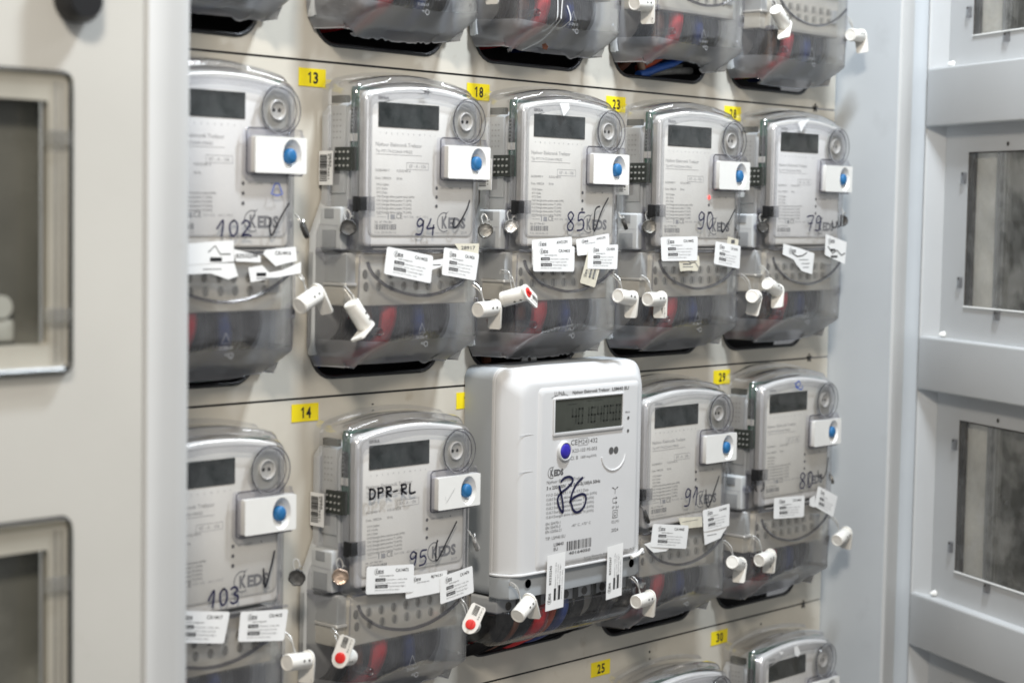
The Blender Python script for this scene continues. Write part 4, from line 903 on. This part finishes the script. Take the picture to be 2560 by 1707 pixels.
# ------------------------------------------------------------------ white plastic seals
GS = 'white plastic seals'
def seal(A, B, T, label, red=False, anchor=None, twist=0, L=30):
    A, B, T = Vector(A), Vector(B), Vector(T); c = (A + B) / 2
    ex = (B - A).normalized(); f_ = T - B; f_ = (f_ - ex * f_.dot(ex)).normalized(); ez = -f_; ey = ez.cross(ex)
    mw = Matrix((ex, ey, ez)).transposed().to_4x4(); mw.translation = c * MM
    root = bpy.data.objects.new('plastic_seal', None); COL.objects.link(root); root.matrix_world = mw; root.empty_display_size = .01
    tag(root, label, 'seal', GS)
    h = L / 2; r = 8.6
    b = MB(); b.lathe((0, 0), [(r - 2.2, -h + .45), (r - 1.8, -h), (r - .8, -h), (r, -h + 1), (r, -h + 4.2), (r - .25, -h + 4.4), (r - .25, -h + 4.8), (r, -h + 5), (r, h - .8), (r - .6, h), (0, h)], 'sealwhite', 26, 'x')
    b.lathe((0, 0), [(r - 2.2, -h + .45), (0, -h + .3)], 'sealwhite', 26, 'x')
    for x in (1.5, 9):
        for s in (-1, 1):   # the two wire holes on either side
            b.lathe((x, 1.5), [(1.5, s * (r + .05)), (0, s * (r + .08))], 'hole', 10)
    def pt(o): o.parent = root; o.location = (0, 0, 0); return o
    pt(b.build('seal_body'))
    b = MB()   # flag: a plate across the far end, hanging past the barrel
    w = 8.9
    o = [(-w, 2)] + [(w * math.cos(a) * .93, 2 + w * math.sin(a) * .93) for a in [math.radians(180 - 12 * i) for i in range(16)]] + [(w, 2), (w - .6, -r - 12), (w - 2.2, -r - 14), (-w + 2.2, -r - 14), (-w + .6, -r - 12)]
    m_ = MB(); m_.loft([(o, 0), (o, 2.2)], 'sealwhite', True, True)
    tw = math.radians(twist)
    fv = []
    for p in m_.v:
        x_, y_, z_ = h + .05 + p[1], p[0], p[2]
        if z_ < -r + 2: x_, y_ = h + (x_ - h) * math.cos(tw) - y_ * math.sin(tw) * min(1, (-r + 2 - z_) / 6), (x_ - h) * math.sin(tw) + y_ * (1 - (1 - math.cos(tw)) * min(1, (-r + 2 - z_) / 6))
        fv.append((x_, y_, z_))
    b.add(fv, m_.f, 'sealwhite')
    if red or True:
        g = lambda a, c_: (h + 2.45, -c_, a)
        barcode(b, -21.5, -10.5, -4, 2, 0, 'black', g, len(label))
        b.text('CA144', -21.5, 4, 2.0, 0, 'inkdark', 14, 0, g)
    pt(b.build('seal_flag'))
    if red:
        b = MB(); b.lathe((0, 0), [(5.6, h + 2.3), (5.6, h + 2.9), (4.6, h + 3.2), (0, h + 3.2)], 'red', 20, 'x')
        b.box(h + 3.1, h + 4.6, -1.4, 1.4, -5, 5, 'red', .4); pt(b.build('seal_rotor'))
    if anchor is None: anchor = c + Vector((-4, 18, 24))
    inv = mw.inverted(); an = inv @ (Vector(anchor) * MM) / MM
    up = inv.to_3x3() @ Vector((0, 0, 1)); mid = an * .5 + up * 12; st = Vector((2, 0, 0)) + (an - Vector((2, 0, 0))).normalized() * r * .8
    b = MB(); b.tube([st, st * .5 + mid * .5 + up * 4, mid + Vector((2, 2, 0)), an * .85 + mid * .15 + up * 4, an], .75, 'wire', 6); b.tube([st + Vector((4, 1, 0)), mid * .7 + st * .3 + Vector((3, 3, 0)), an + up * 2], .6, 'wire', 6)
    pt(b.build('wire_loop'))
    return root
seal((-395, -80, 53), (-362, -75, 67), (-343, -78, 47), 'white seal tilted up to the right between meters marked 102 and 94')
seal((-316, -72, 54), (-302, -76, 33), (-337, -85, 23), 'white seal tipped down on the lower left corner of the meter marked 94')
seal((-147, -80, 44), (-105, -75, 45), (-107, -75, 20), 'level white seal at the lower right corner of the meter marked 94')
seal((-85, -66, 54), (-77, -88, 61), (-60, -87, 52), 'white seal with red end on the lower left of the meter marked 85', True)
seal((86, -80, 56), (133, -75, 49), (114, -78, 24), 'white seal at the lower right corner of the meter marked 85')
seal((150, -75, 49), (192, -70, 48), (195, -70, 20), 'level white seal on the lower left of the meter marked 90', twist=38)
seal((338, -96, 50), (372, -78, 46), (360, -80, 22), 'white seal pointing at the viewer, lower right of the meter marked 90')
seal((385, -80, 68), (433, -75, 50), (392, -86, 24), 'white seal tipped down on the lower left of the meter marked 79')
seal((401, -76, 414), (425, -75, 396), (378, -88, 380), 'white seal tipped down beside the rightmost meter of the topmost row, left of its cover')
seal((578, -70, 397), (628, -65, 398), (618, -70, 372), 'white seal on a wire at the right of the topmost row, against the cabinet wall', twist=20)
seal((107, -80, 394), (148, -75, 396), (147, -75, 368), 'white seal cut by the top edge, above the cable opening with blue cable', twist=30)
seal((-155, -80, 392), (-122, -75, 394), (-124, -75, 372), 'white seal of which only the flag tip shows at the top edge')
seal((-125, -66, -304), (-155, -90, -294), (-135, -86, -276), 'red ended white seal with raised barcode flag, lower right of meter marked 95', True)
seal((-83, -92, -296), (-55, -85, -284), (-30, -82, -312), 'white seal under the left corner of the big white meter, flag drooping right')
seal((127, -85, -312), (172, -80, -312), (166, -80, -338), 'white seal under the right corner of the big white meter')
seal((-305, -66, -309), (-340, -86, -301), (-332, -90, -276), 'red ended white seal with upright barcode flag, lower left of meter marked 95', True)
seal((-408, -80, -296), (-369, -75, -300), (-368, -75, -326), 'level white seal at the lower right of the meter marked 103', twist=25)
seal((316, -88, -285), (364, -75, -299), (342, -82, -326), 'white seal at the lower right corner of the meter marked 91')
seal((391, -76, -297), (438, -70, -295), (452, -66, -322), 'white seal on the lower left of the meter marked 80', twist=35)
seal((576, -76, -293), (618, -70, -285), (640, -64, -312), 'white seal hanging out to the right of the meter marked 80', True)

# ------------------------------------------------------------------ round metal seals
GL = 'round metal seals on the meter sides'
def lead(x, y, z, k, label, edge=False, r=8.6):
    nrm = Vector((-.62, -.77, .12)) if not edge else Vector((.45, -.5, .25)); nrm.normalize()
    rot = Vector((0, -1, 0)).rotation_difference(nrm).to_matrix().to_4x4(); rot.translation = Vector((x, y, z)) * MM
    root = bpy.data.objects.new('metal_seal', None); COL.objects.link(root); root.matrix_world = rot; root.empty_display_size = .01
    tag(root, label, 'seal', GL)
    b = MB(); rn = random.Random(int(x * 7 + z)); n = 24; rad = [r * (1 + rn.uniform(-.07, .07)) for _ in range(n)]
    lp_ = lambda q_: [(rad[i] * q_ * math.cos(2 * math.pi * i / n), rad[i] * q_ * math.sin(2 * math.pi * i / n)) for i in range(n)]
    b.loft([(lp_(.9), 2.4), (lp_(1), 1.2), (lp_(1), -1.2), (lp_(.88), -2.2), (lp_(.8), -1.7), (lp_(.3), -1.6)], k, True, True)
    o = b.build('seal_disc'); o.parent = root; o.location = (0, 0, 0)
    b = MB(); b.tube([(-2, 0, r * .7), (-3.5, 2, r + 6), (0, 4, r + 10), (3, 3, r + 5), (1.5, 0, r * .7)], .7, 'wire', 6); b.tube([(0, 0, r * .7), (4, -2, r + 3), (6, 2, r + 1)], .6, 'wire', 6)
    o = b.build('wire_loop'); o.parent = root; o.location = (0, 0, 0)
lead(-357, -46, 128, 'darklead', 'dark metal seal on edge at the right side of the meter marked 102', True)
lead(-306, -54, 131, 'darklead', 'dark round metal seal on the left side of the meter marked 94')
lead(-100, -50, 129, 'lead', 'dull grey metal seal at the right side of the meter marked 94')
lead(-63, -54, 134, 'leadsilver', 'bright crumpled metal seal on the left side of the meter marked 85', r=8)
lead(140, -50, 138, 'darklead', 'small dark metal seal on a wire at the right side of the meter marked 85', True, 7)
lead(182, -54, 135, 'lead', 'dull round metal seal on the left side of the meter marked 90')
lead(372, -46, 126, 'lead', 'grey metal seal half hidden at the right side of the meter marked 90', True, 7)
lead(418, -54, 136, 'darklead', 'dark round metal seal on the left side of the meter marked 79', r=7.6)
lead(617, -46, 146, 'darklead', 'dark metal seal at the right side of the meter marked 79, against the cabinet wall', r=8)
lead(-311, -54, -227, 'copper', 'copper coloured round metal seal on the left side of the meter marked 95')
lead(-366, -50, -221, 'darklead', 'dark round metal seal at the right side of the meter marked 103')
lead(-109, -52, -217, 'leadsilver', 'silver metal seal on edge between the meter marked 95 and the big white meter', True, 8)
lead(182, -60, -217, 'rubber' if False else 'darklead', 'black metal seal just right of the big white meter', True, 8.5)
lead(425, -54, -204, 'darklead', 'dark round metal seal on the left side of the meter marked 80', r=8)
lead(609, -46, -212, 'lead', 'grey metal seal at the right side of the meter marked 80', True, 7)

# ------------------------------------------------------------------ loose cables behind the openings
GK = 'cables behind the panel openings'
def cable(pts, r, k, label, rib=False):
    c = pts[0]; b = MB(); b.tube(pts, r, k, 10)
    if rib:
        for p in spline(pts, 8): b.lathe((p[0], p[2]), [(r + .8, p[1] + 1), (r + .8, p[1] - 1)], k, 10)
    tag(b.build('cable', None, c), label, 'cable', GK)
cable([(228, 6, 322), (246, 7, 326), (262, 8, 331.5), (282, 8, 337.5), (302, 6, 344), (325, -8, 362)], 5.5, 'cblue', 'blue cable slanting across the opening above yellow label 23')
cable([(240, 18, 330), (252, 12, 337), (264, 9, 344), (272, 2, 352), (275, -8, 366)], 5.5, 'worange', 'orange red cable behind the torn cover above yellow label 23')
cable([(247, 14, 322), (240, 10, 330), (231, 6, 340), (222, 0, 352), (216, -8, 370)], 5, 'ctan', 'tan cable end at the left in the opening with blue cable')
cable([(200, 18, 326), (206, 10, 334), (208, 0, 346), (206, -10, 366)], 5, 'wbrown', 'brown cable at the far left end of the opening with blue cable')
cable([(255, 24, 325), (285, 20, 330), (320, 19, 334), (352, 20, 336)], 4.5, 'cgrey', 'grey ribbed cable lying behind the blue cable, lower of two')
cable([(265, 26, 335), (295, 24, 339), (335, 24, 342)], 4.5, 'cgrey', 'grey ribbed cable lying behind the blue cable, upper of two')
cable([(-28, 14, -22), (-33, 11, -12), (-38, 8, -2), (-43, 2, 10), (-50, -10, 30)], 6, 'wbrown', 'brown cable in the opening under the meter marked 85')
cable([(-50, 16, -14), (-51, 12, -6), (-56, 8, 6), (-62, -4, 24)], 5.5, 'cgrey', 'grey cable in the opening under the meter marked 85')
cable([(-280, 20, -14), (-288, 12, -8), (-295, 8, -3), (-298, 20, 6), (-298, 40, 14)], 5, 'cblue', 'blue cable in the opening under the meter marked 94')
cable([(-545, 14, 330), (-515, 12, 334), (-480, 18, 340), (-450, 30, 348)], 5.5, 'cblue', 'blue cable at the left edge of the topmost opening')
bpy.context.view_layer.update()
for o in list(COL.objects):
    if 'used' in o: del o['used']
